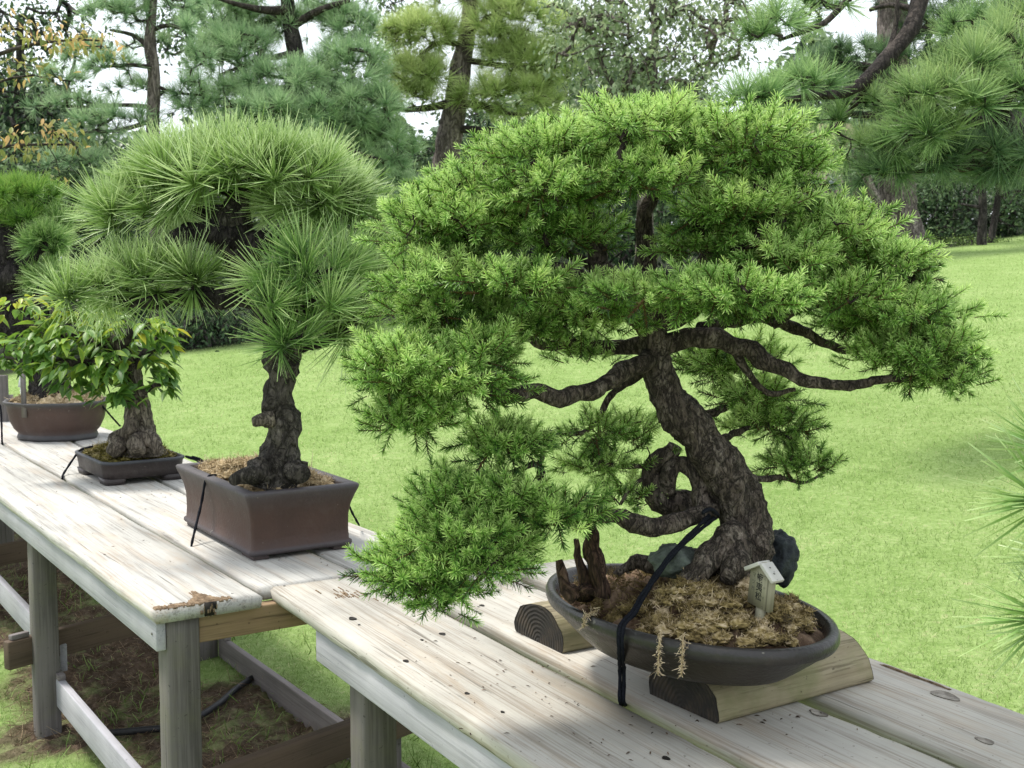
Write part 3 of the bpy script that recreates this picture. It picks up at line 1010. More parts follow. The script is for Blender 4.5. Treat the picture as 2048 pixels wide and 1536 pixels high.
benchB = thing('bench', 'pale plank bench at right carrying the large spruce bonsai, front corner open below', 'bench', (0, 0, 0), B_ROT, 'plank benches holding the bonsai')
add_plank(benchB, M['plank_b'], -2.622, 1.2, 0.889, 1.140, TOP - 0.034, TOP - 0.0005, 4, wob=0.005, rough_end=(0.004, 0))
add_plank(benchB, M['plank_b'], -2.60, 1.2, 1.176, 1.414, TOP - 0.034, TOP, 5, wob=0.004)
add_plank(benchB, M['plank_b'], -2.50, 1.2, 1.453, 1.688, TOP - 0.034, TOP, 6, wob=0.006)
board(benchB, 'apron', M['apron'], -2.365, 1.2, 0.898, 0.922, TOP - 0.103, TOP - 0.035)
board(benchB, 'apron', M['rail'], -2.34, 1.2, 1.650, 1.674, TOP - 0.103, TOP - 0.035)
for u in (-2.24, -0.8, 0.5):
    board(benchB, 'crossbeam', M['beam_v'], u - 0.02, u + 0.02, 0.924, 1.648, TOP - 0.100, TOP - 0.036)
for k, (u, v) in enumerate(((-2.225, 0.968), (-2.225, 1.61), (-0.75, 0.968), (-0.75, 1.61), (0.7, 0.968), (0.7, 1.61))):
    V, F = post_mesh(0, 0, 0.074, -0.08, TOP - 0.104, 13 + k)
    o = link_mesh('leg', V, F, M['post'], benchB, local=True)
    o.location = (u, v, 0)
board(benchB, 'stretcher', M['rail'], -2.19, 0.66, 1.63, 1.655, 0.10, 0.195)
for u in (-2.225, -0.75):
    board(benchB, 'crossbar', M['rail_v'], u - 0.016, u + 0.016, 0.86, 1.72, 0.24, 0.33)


def bench_uv(px, py, rot):
    p = onz(px, py, TOP)
    U, Vv = axes(rot)
    return p @ U, p @ Vv


for px, py, r in ((705, 1237, 0.0075), (812, 1322, 0.005), (885, 1268, 0.006), (964, 1211, 0.005), (934, 1387, 0.004), (844, 1280, 0.003), (1005, 1424, 0.003), (1332, 1516, 0.005)):
    u, v = bench_uv(px, py, B_ROT)
    disc(benchB, 'bolt_hole', u, v, TOP + 0.0008, r, M['hole'])
for (b_, uu, vs) in ((benchA, E_U - 0.042, (0.80, 0.93, 1.06, 1.2, 1.33, 1.46)), (benchA, -3.9, (0.80, 0.93, 1.06, 1.2)), (benchB, -2.24, (0.94, 1.08, 1.22, 1.36, 1.5, 1.64)), (benchB, -0.8, (0.94, 1.08, 1.22, 1.36, 1.5, 1.64))):
    for v in vs:
        disc(b_, 'nail', uu + rng.normal(0, 0.004), v + rng.normal(0, 0.006), TOP + 0.0007, 0.0028, M['metal'], 1.0)
M['knot'] = plain_mat('knot', (0.10, 0.085, 0.07), (0.36, 0.33, 0.29), 55, 0.85, 0.004)
for px, py, r in ((1890, 1391, 0.0155), (1637, 1426, 0.010), (1970, 1482, 0.009)):
    u, v = bench_uv(px, py, B_ROT)
    disc(benchB, 'knot', u, v, TOP + 0.0010, r, M['knot'], 1.8)
# strip of torn wood along the back edge
mb = MB()
for k in range(40):
    u, v = bench_uv(1760 + k * 2.9, 1329 + k * 1.05, B_ROT)
    w = rng.uniform(0.001, 0.003)
    L = rng.uniform(0.008, 0.03)
    mb.box(u, u + L, v - w, v + w, TOP - 0.004, TOP + rng.uniform(0.0005, 0.003))
mb.build('torn_edge', M['rot'], benchB, local=True)
for px, py, dx, dy in ((690, 1186, 34, 18),):
    mb = MB()
    for k in range(30):
        u, v = bench_uv(px + rng.normal(0, dx * 0.6), py + rng.normal(0, dy * 0.3), B_ROT)
        L, w = rng.uniform(0.008, 0.04), rng.uniform(0.0005, 0.0014)
        mb.box(u, u + L, v - w, v + w, TOP - 0.002, TOP + 0.0009)
    mb.build('torn_grain', M['rot'], benchB, local=True)['kind'] = 'stuff'


# ------------------------------------------------------------------ pots
def loft(rings, close_bottom=True, inner=None):
    """rings: list of (n,3) outlines bottom -> top"""
    n = len(rings[0])
    V = np.concatenate(rings)
    j = np.arange(n)
    jn = (j + 1) % n
    F = np.concatenate([np.stack([k * n + j, k * n + jn, (k + 1) * n + jn, (k + 1) * n + j], -1) for k in range(len(rings) - 1)])
    caps = [list(range(n - 1, -1, -1)), list(range((len(rings) - 1) * n, len(rings) * n))]
    return V, [F, np.array(caps)]


def round_rect(hw, hd, r, z, n=10):
    pts = []
    for cx, cy, a0 in ((hw - r, hd - r, 0), (-hw + r, hd - r, 90), (-hw + r, -hd + r, 180), (hw - r, -hd + r, 270)):
        for k in range(n):
            a = math.radians(a0 + 90 * k / (n - 1))
            pts.append((cx + r * math.cos(a), cy + r * math.sin(a), z))
    return np.array(pts)


def ell(a, b, z, n=72, lobes=0, amp=0.0, p=2.0):
    t = np.linspace(0, 2 * math.pi, n, endpoint=False)
    c, s = np.cos(t), np.sin(t)
    k = 1 / (np.abs(c) ** p + np.abs(s) ** p) ** (1 / p)
    k = k * (1 + amp * np.abs(np.cos(lobes * t / 2)) - amp * 0.5) if lobes else k
    return np.stack([a * c * k, b * s * k, np.full(n, z)], 1)


def moss_mound(outline_a, outline_b, z0, height, n, seed, sq=2.0, bumpy=0.010, lumps=()):
    """mounded soil / moss surface, local coords"""
    N = 84
    g = np.linspace(-1, 1, N)
    X, Y = np.meshgrid(g, g)
    R = (np.abs(X) ** sq + np.abs(Y) ** sq) ** (1 / sq)
    mx = np.maximum(np.abs(X), np.abs(Y)) + 1e-9
    f = mx / np.maximum(R, 1e-9)
    Xo, Yo = X * f, Y * f
    rho = mx
    H = np.zeros_like(X)
    T = np.zeros_like(X)
    for i in range(N):
        for j in range(N):
            p = Vector((Xo[i, j] * outline_a, Yo[i, j] * outline_b, seed * 4.0))
            nn = mnoise.fractal(p * 22, 0.7, 2.0, 4)
            n2 = mnoise.noise(p * 95)
            n3 = mnoise.noise(p * 48 + Vector((7, 3, 1)))
            h = height * (1 - rho[i, j] ** 2.2) + bumpy * (nn + 0.45 * n2 + 0.5 * abs(n3)) * (1 - rho[i, j] ** 6)
            for (lx, ly, lr, lh) in lumps:
                d = ((p.x - lx) ** 2 + (p.y - ly) ** 2) / (lr * lr)
                h += lh * math.exp(-d)
            H[i, j] = z0 + h
            T[i, j] = min(1, max(0, 0.5 + 0.35 * nn + 0.35 * n2))
    V = np.stack([Xo * outline_a, Yo * outline_b, H], -1).reshape(-1, 3)
    i = np.arange(N - 1)[:, None] * N + np.arange(N - 1)[None]
    F = np.stack([i, i + 1, i + N + 1, i + N], -1).reshape(-1, 4)
    return V, F, T.ravel(), H, (Xo, Yo)


def moss_strands(V, n, size, mask=None, lift=0.004, wid=0.0014):
    """curly fibres lying on a mound; V = mound vertices"""
    pts = V if mask is None else V[mask]
    o = pts[rng.integers(0, len(pts), n)] + rng.normal(0, 0.003, (n, 3))
    o[:, 2] += lift * rng.uniform(0, 1, n)
    D = cone_dirs(n, 68, 110)
    return ribbons(o, D, rng.uniform(0.4, 1.7, n) * size, rng.uniform(0.7, 1.6, n) * wid, rng.normal(0, 1.5, n), 3, 0.3, 0.9)


def moss_clumps(mV, mask, n, rad, seed, fibres, flen, fwid, flat=0.55, pale=0.3):
    """lumpy cushions of dry moss with short fibres all over them"""
    idx = np.where(mask)[0]
    cs = mV[rng.choice(idx, n)]
    NA, NB = 20, 11
    a = np.linspace(0, 2 * math.pi, NA, endpoint=False)
    b = np.linspace(0.02, math.pi * 0.62, NB)
    A, B = np.meshgrid(a, b)
    D = np.stack([np.sin(B) * np.cos(A), np.sin(B) * np.sin(A), np.cos(B)], -1).reshape(-1, 3)
    i = np.arange(NB - 1)[:, None] * NA
    j = np.arange(NA)[None]
    jn = (j + 1) % NA
    F0 = np.stack([i + j, i + NA + j, i + NA + jn, i + jn], -1).reshape(-1, 4)
    Vs, Fs, Ts, Ns = [], [], [], []
    for k, c in enumerate(cs):
        R = rad * rng.uniform(0.5, 1.35)
        off = np.array([mnoise.fractal(Vector(d * 1.6) + Vector((k * 3.3, seed, 0)), 0.8, 2.0, 4) for d in D])
        hi = np.array([mnoise.noise(Vector(d * 6.0) + Vector((k * 1.3, seed, 5))) for d in D])
        V = c + D * (R * (1 + 0.38 * off + 0.16 * hi))[:, None] * np.array([1, 1, flat]) - [0, 0, R * 0.18]
        Vs.append(V)
        Fs.append(F0 + k * len(D))
        base = 0.34 + rng.normal(0, 0.11) + (pale if rng.uniform() < 0.13 else 0)
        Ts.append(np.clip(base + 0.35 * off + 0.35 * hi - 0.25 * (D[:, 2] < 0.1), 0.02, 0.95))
        Ns.append(D)
    V, F, T, N = np.concatenate(Vs), np.concatenate(Fs), np.concatenate(Ts), np.concatenate(Ns)
    q = rng.integers(0, len(V), fibres)
    Dn = norm(N[q] * 0.5 + rng.normal(0, 0.8, (fibres, 3)))
    V2, F2, T2 = ribbons(V[q] + rng.normal(0, 0.0015, (fibres, 3)), Dn, flen * rng.uniform(0.4, 1.8, fibres), fwid * rng.uniform(0.6, 1.5, fibres), rng.normal(0, 1.4, fibres), 2, 0.0, 0.25)
    T2 = np.clip(T2 + np.repeat(T[q], 6) + 0.05, 0, 1)
    return np.vstack([V, V2]), [np.vstack([F, F2 + len(V)])], np.concatenate([T, T2])


def inner(V, a, b, sq=9, lim=0.93):
    return (np.abs(V[:, 0] / a) ** sq + np.abs(V[:, 1] / b) ** sq) ** (1 / sq) < lim


def to_world(V, loc, rot):
    c, s = math.cos(rot), math.sin(rot)
    V = np.asarray(V)
    return np.stack([V[:, 0] * c - V[:, 1] * s + loc[0], V[:, 0] * s + V[:, 1] * c + loc[1], V[:, 2] + loc[2]], 1)


def cord_tube(P, r, step=0.012):
    P, R = catmull(np.array(P), np.full(len(P), r), step)
    V, F = tube(P, R, 8)
    n = len(P)
    d = V[:n * 8].reshape(n, 8, 3) - P[:, None]
    k = 1 + 0.22 * np.sin(np.arange(n)[:, None] * 1.9 + np.arange(8)[None] * math.pi / 2 * 1.0)
    V[:n * 8] = (P[:, None] + d * k[:, :, None]).reshape(-1, 3)
    return V, F


def cord(pts_list, label, r=0.0028, group=None, name='cord'):
    mb = MB()
    for P in pts_list:
        V, F = cord_tube(P, r)
        mb.add(V, F)
    o = mb.build(name, M['cord'], None, smooth=True)
    return tag(o, label, 'cord', group)


def mesh_at(name, V, Fs, mat, parent, **kw):
    return link_mesh(name, V, Fs, mat, parent, local=True, **kw)


# ================================================================== large spruce bonsai
YS = 2.02
SP = np.array([0.290, 2.0, 0.0])
SP_ROT = math.radians(-58)
POT_Z = TOP + 0.078
spruce = thing('spruce_bonsai', 'large spreading spruce bonsai with bent trunk in a dark oval pot raised on split logs', 'bonsai', (SP[0], SP[1], POT_Z), SP_ROT, group='bonsai on the benches')
rings, tn = [], []
for a, z, t in ((0.205, 0.004, 0.2), (0.222, 0.004, 0.1), (0.232, 0.010, 0.0), (0.256, 0.026, 0.0), (0.284, 0.046, 0.0), (0.296, 0.057, 0.2), (0.309, 0.061, 0.7), (0.313, 0.068, 0.9), (0.313, 0.076, 1.0), (0.309, 0.083, 1.0), (0.300, 0.085, 0.9), (0.292, 0.082, 0.7), (0.286, 0.070, 0.3), (0.28, 0.055, 0.2)):
    rings.append(ell(a * 0.975, a * 0.975 * 0.63, z, 96))
    tn += [t] * 96
V, F = loft(rings)
mesh_at('pot', V, F, M['pot_oval'], spruce, tint=np.array(tn), smooth=True)
for (x, y) in ((0.13, 0.06), (-0.13, 0.06), (0.13, -0.06), (-0.13, -0.06)):
    MB().box(x - 0.03, x + 0.03, y - 0.02, y + 0.02, -0.001, 0.006).build('foot', M['pot_oval'], spruce, local=True, bevel=0.002)
RIM = 0.083
lump = [(0.02, 0.05, 0.09, 0.022), (0.085, -0.055, 0.040, 0.030), (0.155, -0.050, 0.034, 0.024), (0.19, 0.03, 0.05, 0.026), (0.13, 0.03, 0.035, 0.016), (-0.08, 0.09, 0.04, 0.03), (0.04, -0.085, 0.04, 0.014)]
mV, mF, mT, mH, _ = moss_mound(0.280, 0.177, RIM - 0.022, 0.026, 62, 1, bumpy=0.022, lumps=lump)
right = mV[:, 0] > (0.03 + 0.02 * np.sin(mV[:, 1] * 60))
mesh_at('soil', mV, [mF], M['soil'], spruce, tint=mT, smooth=True)


def in_ell(V, a=0.282, b=0.179):
    return (V[:, 0] / a) ** 2 + (V[:, 1] / b) ** 2 < 0.93


# the moss covers the near right two thirds as tangled clumps
ms = mV.copy()
ms[:, 2] += 0.004 + 0.010 * mT
sel = right & in_ell(mV)
V1, F1, T1 = moss_clumps(ms, sel & in_ell(mV, 0.262, 0.160), 330, 0.0125, 1, 42000, 0.0036, 0.0009)
mesh_at('moss', V1, F1, M['moss'], spruce, tint=T1, smooth=True)
sub = (ms[:, 0] < 0.05) & in_ell(mV, 0.262, 0.160)
V2, F2, T2 = moss_clumps(mV, sub, 26, 0.016, 2, 2600, 0.005, 0.0010, pale=0.0)
V3, F3, T3 = moss_strands(ms, 3000, 0.006, sub, 0.003, 0.0009)
MB().add(V2, F2, T2 * 0.8).add(V3, [F3], T3 * 0.45).build('moss', M['moss'], spruce, local=True)
# strands hanging over the rim
for (px, py, L) in ((1326, 1262, 0.055), (1366, 1274, 0.048), (1256, 1214, 0.018)):
    w = onz(px, py, POT_Z + RIM + 0.006)
    lw = np.array(WM[spruce.name].inverted() @ Vector(w))
    aa = math.atan2(lw[1] / 0.63, lw[0])
    e = np.array([0.309 * math.cos(aa), 0.309 * 0.63 * math.sin(aa), RIM + 0.003])
    P = np.array([e * [0.9, 0.9, 1] + [0, 0, 0.006], e, e * [1.012, 1.02, 1] - [0, 0, L * 0.35], e * [1.005, 1.02, 1] - [0, 0, L]])
    Pc, Rc = catmull(P, [0.003, 0.004, 0.003, 0.0045], 0.004)
    k = 22
    o = Pc[rng.integers(0, len(Pc), k * 8)] + rng.normal(0, 0.0016, (k * 8, 3))
    V, F, T = ribbons(o, norm(rng.normal(0, 0.6, (k * 8, 3)) + [0, 0, -0.8]), rng.uniform(0.002, 0.0055, k * 8), np.full(k * 8, 0.0014), rng.normal(0, 1.5, k * 8), 2, 0.4, 1.0)
    TVv, TF = tube(Pc, Rc * 0.35, 5)
    mb = MB().add(V, [F], T).add(TVv, TF, 0.5)
    mb.build('hanging_moss', M['moss_pale'], spruce, local=True)

# ---- trunk and hand laid limbs (px, py, depth offset, radius px)
LIMBS_T = [
    [(1468, 1150, 0.00, 92), (1484, 1100, 0.00, 70), (1492, 1050, 0.0, 58), (1478, 995, 0.0, 56), (1442, 935, 0.0, 51), (1398, 875, 0.0, 46), (1350, 815, 0.0, 43), (1320, 760, 0.0, 36), (1308, 710, 0.0, 33), (1304, 660, 0.0, 35), (1300, 615, 0.0, 34)],
    [(1300, 640, 0, 34), (1245, 600, -0.02, 27), (1205, 540, -0.02, 24), (1178, 470, 0.0, 21), (1165, 400, 0.02, 14), (1172, 320, 0.02, 8)],
    [(1302, 640, 0, 32), (1305, 590, 0.02, 28), (1296, 530, 0.03, 24), (1288, 460, 0.03, 18), (1305, 390, 0.03, 12), (1320, 330, 0.03, 6)],
    [(1308, 645, 0, 30), (1380, 610, 0.03, 24), (1405, 540, 0.04, 20), (1440, 470, 0.04, 14), (1475, 400, 0.05, 9), (1500, 330, 0.05, 5)],
    [(1350, 890, 0.03, 15), (1322, 920, 0.04, 21), (1312, 960, 0.05, 24), (1325, 995, 0.05, 27), (1370, 1010, 0.04, 26), (1420, 1030, 0.03, 24)],
    [(1335, 985, 0.03, 16), (1338, 945, 0.02, 17), (1368, 930, 0.02, 17), (1395, 955, 0.01, 18), (1405, 1000, 0.0, 20), (1430, 1040, 0.0, 22)],
    [(1470, 1075, -0.05, 34), (1430, 1100, -0.07, 34), (1395, 1135, -0.09, 26), (1370, 1165, -0.10, 18)],
    [(1480, 1085, -0.06, 30), (1470, 1125, -0.09, 28), (1455, 1160, -0.11, 20)],
    [(1440, 1120, 0.02, 30), (1350, 1130, 0.03, 22), (1270, 1130, 0.04, 14), (1230, 1150, 0.04, 8)],
]
LIMBS_B = [
    [(1300, 715, -0.02, 23), (1245, 745, -0.05, 21), (1180, 782, -0.09, 20), (1120, 795, -0.12, 19), (1065, 782, -0.14, 18), (1020, 792, -0.17, 19), (970, 775, -0.18, 12), (900, 745, -0.19, 8), (820, 720, -0.20, 5)],
    [(1290, 690, 0.02, 20), (1230, 695, 0.05, 18), (1150, 688, 0.08, 14), (1090, 690, 0.10, 11), (1010, 660, 0.10, 9), (930, 640, 0.12, 6)],
    [(1315, 690, 0.0, 24), (1400, 672, -0.02, 25), (1468, 690, -0.04, 22), (1540, 730, -0.06, 18), (1610, 760, -0.08, 15), (1700, 770, -0.10, 11), (1770, 758, -0.10, 9), (1860, 752, -0.11, 6), (1930, 735, -0.12, 4)],
    [(1400, 660, 0.02, 18), (1470, 640, 0.05, 15), (1545, 640, 0.08, 14), (1600, 660, 0.10, 13), (1660, 692, 0.11, 10), (1730, 700, 0.12, 9), (1800, 690, 0.12, 6), (1880, 685, 0.12, 4)],
    [(1465, 690, -0.02, 12), (1492, 740, -0.03, 9), (1535, 786, -0.03, 7), (1590, 778, -0.03, 5)],
    [(1545, 650, 0.05, 10), (1600, 620, 0.04, 8), (1660, 600, 0.03, 6), (1720, 560, 0.02, 4)],
    [(1360, 800, 0.03, 11), (1410, 826, 0.08, 10), (1455, 812, 0.12, 8), (1510, 765, 0.15, 6), (1550, 720, 0.16, 4)],
    [(1440, 880, 0.04, 10), (1480, 862, 0.10, 8), (1530, 850, 0.14, 6), (1590, 885, 0.16, 4)],
    [(1505, 960, 0.03, 9), (1560, 955, 0.08, 6), (1605, 966, 0.10, 4), (1650, 945, 0.11, 3)],
    [(1295, 740, 0.0, 10), (1250, 770, 0.02, 8), (1216, 798, 0.03, 7), (1200, 838, 0.03, 6.5), (1170, 862, 0.03, 5.5), (1120, 870, 0.03, 4.5), (1080, 862, 0.03, 3)],
    [(1322, 930, 0.04, 8), (1262, 932, 0.05, 6), (1205, 930, 0.06, 5), (1150, 938, 0.06, 3.5)],
    [(1290, 955, 0.04, 5), (1262, 975, 0.03, 5), (1240, 1010, 0.02, 4)],
    [(1430, 1020, -0.02, 17), (1365, 1035, -0.05, 22), (1312, 1055, -0.07, 24), (1255, 1035, -0.09, 21), (1200, 1028, -0.11, 19), (1150, 1012, -0.13, 15), (1105, 1002, -0.14, 13), (1088, 965, -0.14, 11), (1078, 930, -0.14, 9), (1052, 935, -0.15, 7), (1010, 950, -0.17, 5)],
    [(1105, 1002, -0.14, 9), (1040, 1020, -0.17, 8), (970, 1060, -0.20, 7), (900, 1110, -0.22, 5), (830, 1150, -0.22, 4)],
    [(1100, 1010, -0.14, 8), (1050, 1070, -0.18, 7), (990, 1130, -0.21, 6), (930, 1180, -0.22, 5), (880, 1205, -0.22, 3)],
    [(1078, 930, -0.14, 7), (1085, 905, -0.13, 6), (1050, 885, -0.13, 5), (1000, 880, -0.13, 4)],
    [(1250, 610, 0, 14), (1180, 560, -0.06, 13), (1100, 530, -0.10, 10), (1040, 540, -0.13, 7), (960, 530, -0.15, 5)],
    [(1205, 540, 0, 13), (1120, 500, 0.05, 10), (1050, 480, 0.10, 8), (960, 440, 0.12, 5)],
    [(1175, 470, 0, 11), (1100, 420, -0.03, 8), (1030, 390, -0.05, 6)],
    [(1400, 560, 0.03, 12), (1470, 540, 0.0, 10), (1540, 530, -0.04, 8), (1620, 500, -0.06, 5)],
    [(1430, 490, 0.03, 11), (1510, 450, 0.08, 8), (1580, 420, 0.10, 5)],
    [(1300, 620, -0.02, 14), (1330, 600, -0.10, 11), (1400, 590, -0.17, 8), (1470, 590, -0.22, 5)],
    [(1300, 620, -0.02, 12), (1270, 595, -0.10, 9), (1240, 590, -0.17, 6)],
    [(1160, 1010, 0.0, 5), (1180, 990, 0.0, 4)],
]


def limb_bark(limbs, Y0, mat, name, parent, sides, step, amp, scale, lumpk, nodes, slim=1.0):
    mb = MB()
    for k, l in enumerate(limbs):
        P, R = path(l, Y0)
        R = R * slim
        V, F, T = bark_tube(P, R, sides, step, amp, scale, lumpk, k, 0.15 if name == 'trunk' else 0.8)
        mb.add(V, F, T)
        Pc, _ = catmull(P, R, 0.02)
        nodes += list(Pc[len(Pc) // 4:])
    return mb.build(name, mat, parent, smooth=True)


nodes = []
limb_bark(LIMBS_T[:1], YS, M['bark_spruce'], 'trunk', spruce, 60, 0.005, 0.15, 75, 0.13, nodes, 0.88)
limb_bark(LIMBS_T[4:], YS, M['bark_spruce'], 'root', spruce, 24, 0.007, 0.18, 60, 0.22, [])
limb_bark(LIMBS_T[1:4], YS, M['bark_spruce'], 'limb', spruce, 20, 0.008, 0.14, 60, 0.16, nodes)
limb_bark(LIMBS_B, YS, M['bark_spruce'], 'branch', spruce, 12, 0.009, 0.12, 70, 0.22, nodes, 0.88)
# reddish dead stubs at the left of the pot
st = [[(1180, 1050, -0.06, 18), (1188, 1100, -0.05, 22), (1196, 1150, -0.05, 26), (1190, 1190, -0.05, 36)],
      [(1152, 1078, -0.05, 7), (1158, 1120, -0.05, 12), (1172, 1170, -0.05, 20), (1180, 1195, -0.06, 30)],
      [(1118, 1120, -0.04, 10), (1125, 1160, -0.05, 16), (1150, 1195, -0.06, 24)]]
M['bark_stub'] = bark_mat('dead_stub', (0.025, 0.014, 0.010), (0.09, 0.052, 0.036), (0.22, 0.15, 0.11), 60, 0.007, 0.25)
limb_bark(st, YS, M['bark_stub'], 'dead_stub', spruce, 22, 0.007, 0.16, 55, 0.25, [], 0.74)

# pads: px, py, rx, ry, Y, depth radius, clumps
PADS = [
    (1260, 282, 195, 62, YS, 0.22, 62), (1090, 330, 130, 70, YS, 0.20, 46), (1435, 305, 150, 75, YS, 0.20, 52), (1545, 360, 75, 75, YS, 0.15, 26),
    (960, 400, 110, 60, YS + 0.02, 0.18, 34), (1000, 450, 125, 48, YS - 0.05, 0.16, 24),
    (872, 470, 95, 85, YS, 0.18, 42), (880, 570, 120, 60, YS - 0.02, 0.18, 34),
    (1100, 385, 100, 46, YS - 0.16, 0.07, 16), (1290, 360, 130, 36, YS - 0.17, 0.06, 15), (1480, 430, 110, 60, YS - 0.12, 0.10, 24),
    (1030, 570, 115, 38, YS - 0.16, 0.10, 17), (990, 648, 130, 38, YS - 0.02, 0.14, 21),
    (818, 742, 85, 74, YS - 0.16, 0.13, 38), (905, 770, 110, 70, YS - 0.18, 0.12, 36), (830, 835, 75, 40, YS - 0.18, 0.08, 16), (960, 720, 70, 60, YS - 0.18, 0.10, 16),
    (1300, 600, 130, 26, YS - 0.22, 0.07, 18), (1460, 590, 140, 38, YS - 0.22, 0.09, 30), (1165, 605, 60, 34, YS - 0.14, 0.07, 9), (1190, 650, 80, 34, YS - 0.06, 0.07, 8),
    (1640, 480, 110, 70, YS, 0.18, 42), (1745, 540, 95, 70, YS + 0.02, 0.16, 36), (1555, 520, 105, 50, YS - 0.10, 0.12, 20), (1640, 590, 110, 36, YS - 0.10, 0.12, 19),
    (1775, 630, 105, 45, YS - 0.04, 0.14, 32), (1860, 705, 66, 50, YS - 0.08, 0.11, 26), (1800, 720, 100, 35, YS - 0.08, 0.10, 20), (1880, 760, 50, 35, YS - 0.10, 0.06, 10),
    (1490, 740, 90, 50, YS + 0.17, 0.08, 16), (1420, 730, 60, 50, YS + 0.20, 0.06, 10), (1540, 850, 80, 40, YS + 0.16, 0.08, 14), (1600, 930, 55, 24, YS + 0.11, 0.05, 9), (1530, 800, 80, 36, YS + 0.1, 0.06, 10),
    (1190, 860, 55, 30, YS + 0.02, 0.05, 5), (1220, 930, 70, 35, YS + 0.06, 0.05, 8), (1260, 880, 55, 50, YS + 0.07, 0.05, 7), (1250, 990, 50, 30, YS + 0.06, 0.05, 6), (1180, 720, 60, 40, YS + 0.10, 0.06, 7),
    (890, 625, 110, 40, YS - 0.06, 0.14, 26), (1095, 600, 80, 36, YS + 0.04, 0.12, 14), (1130, 480, 80, 36, YS - 0.10, 0.08, 9), (1410, 500, 80, 36, YS - 0.08, 0.08, 9), (1720, 650, 80, 30, YS + 0.05, 0.10, 12), (1380, 350, 190, 50, YS + 0.18, 0.10, 20), (1150, 400, 150, 50, YS + 0.2, 0.08, 14),
]
LOWP = [(930, 1065, 110, 62, YS - 0.20, 0.11, 40), (840, 1135, 82, 50, YS - 0.22, 0.09, 26), (950, 1115, 95, 55, YS - 0.24, 0.09, 30), (1005, 890, 68, 34, YS - 0.14, 0.07, 18), (1115, 1035, 62, 30, YS - 0.20, 0.07, 15), (890, 985, 62, 28, YS - 0.18, 0.08, 12), (1030, 985, 55, 30, YS - 0.18, 0.08, 9), (880, 1180, 50, 22, YS - 0.22, 0.06, 9)]
SHOOTS = [shoot_template(40 + 2 * k, 0.47, 0.060) for k in range(6)]


def spruce_foliage(pads, name, mat, nodes, shoots_per=9, size=0.033, crad=0.029):
    C, N = [], []
    for pd in pads:
        q = list(pd[:6])
        q[2] *= 0.93
        q[3] *= 0.90
        p, nn = pad_points(q, int(pd[6] * 1.12), 0.5, 0.75)
        C.append(p)
        N.append(nn)
    C, N = np.concatenate(C), np.concatenate(N)
    V, F = twigs(np.array(nodes), C, 0.020, 0.0012, 0.0052, 0.34, -0.08)
    tw = (V, F)
    k = shoots_per
    n = len(C) * k
    base = np.repeat(C, k, 0)
    nb = np.repeat(N, k, 0)
    off = rng.normal(0, 1, (n, 3)) * np.array([1, 1, 0.38]) * crad * 0.72
    O = base + off - nb * 0.012
    Z = norm(off / crad * 0.75 + nb * 0.65 + np.array([0, 0, 0.28]) + rng.normal(0, 0.28, (n, 3)))
    S = size * rng.uniform(0.55, 1.25, n)
    # clumps differ; tops painted lighter, undersides darker, as if lit
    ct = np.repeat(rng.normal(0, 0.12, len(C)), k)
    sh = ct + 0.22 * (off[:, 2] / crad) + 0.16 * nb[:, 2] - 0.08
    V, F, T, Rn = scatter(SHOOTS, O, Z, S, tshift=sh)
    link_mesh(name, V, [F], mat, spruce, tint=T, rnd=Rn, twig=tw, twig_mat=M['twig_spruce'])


spruce_foliage(PADS, 'foliage', M['spruce'], nodes)
o = None
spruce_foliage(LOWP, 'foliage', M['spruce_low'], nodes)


# ---- stones in the pot
def stone(name, c, ax, seed, mat, label, sub=4, rough=0.22):
    import bmesh
    bm = bmesh.new()
    bmesh.ops.create_icosphere(bm, subdivisions=sub, radius=1)
    for v in bm.verts:
        n = mnoise.fractal(v.co * 1.3 + Vector((seed * 7, 0, 0)), 0.8, 2.0, 4)
        q = v.co * 2.2 + Vector((seed * 3, 1, 0))
        vd, _ = mnoise.voronoi(q)
        v.co = v.co * (1 + rough * n + 0.26 * (vd[0] - 0.4)) + v.normal * 0.05 * mnoise.noise(v.co * 9)
        v.co = Vector((v.co.x * ax[0], v.co.y * ax[1], v.co.z * ax[2])) + Vector(c)
    me = bpy.data.meshes.new(name)
    bm.to_mesh(me)
    bm.free()
    for p in me.polygons:
        p.use_smooth = True
    me.materials.append(mat)
    o = bpy.data.objects.new(name, me)
    COL.objects.link(o)
    WM[o.name] = Matrix.Identity(4)
    return tag(o, label, 'rock')


stone('rock', at(1558, 1115, YS + 0.03), (0.031, 0.036, 0.047), 2, M['rock'], 'blue black rough stone standing behind the small wooden sign in the oval pot')
stone('rock', at(1350, 1122, YS - 0.05), (0.040, 0.028, 0.026), 5, M['rock_green'], 'pale grey green lichen stone half buried under the bent spruce trunk')

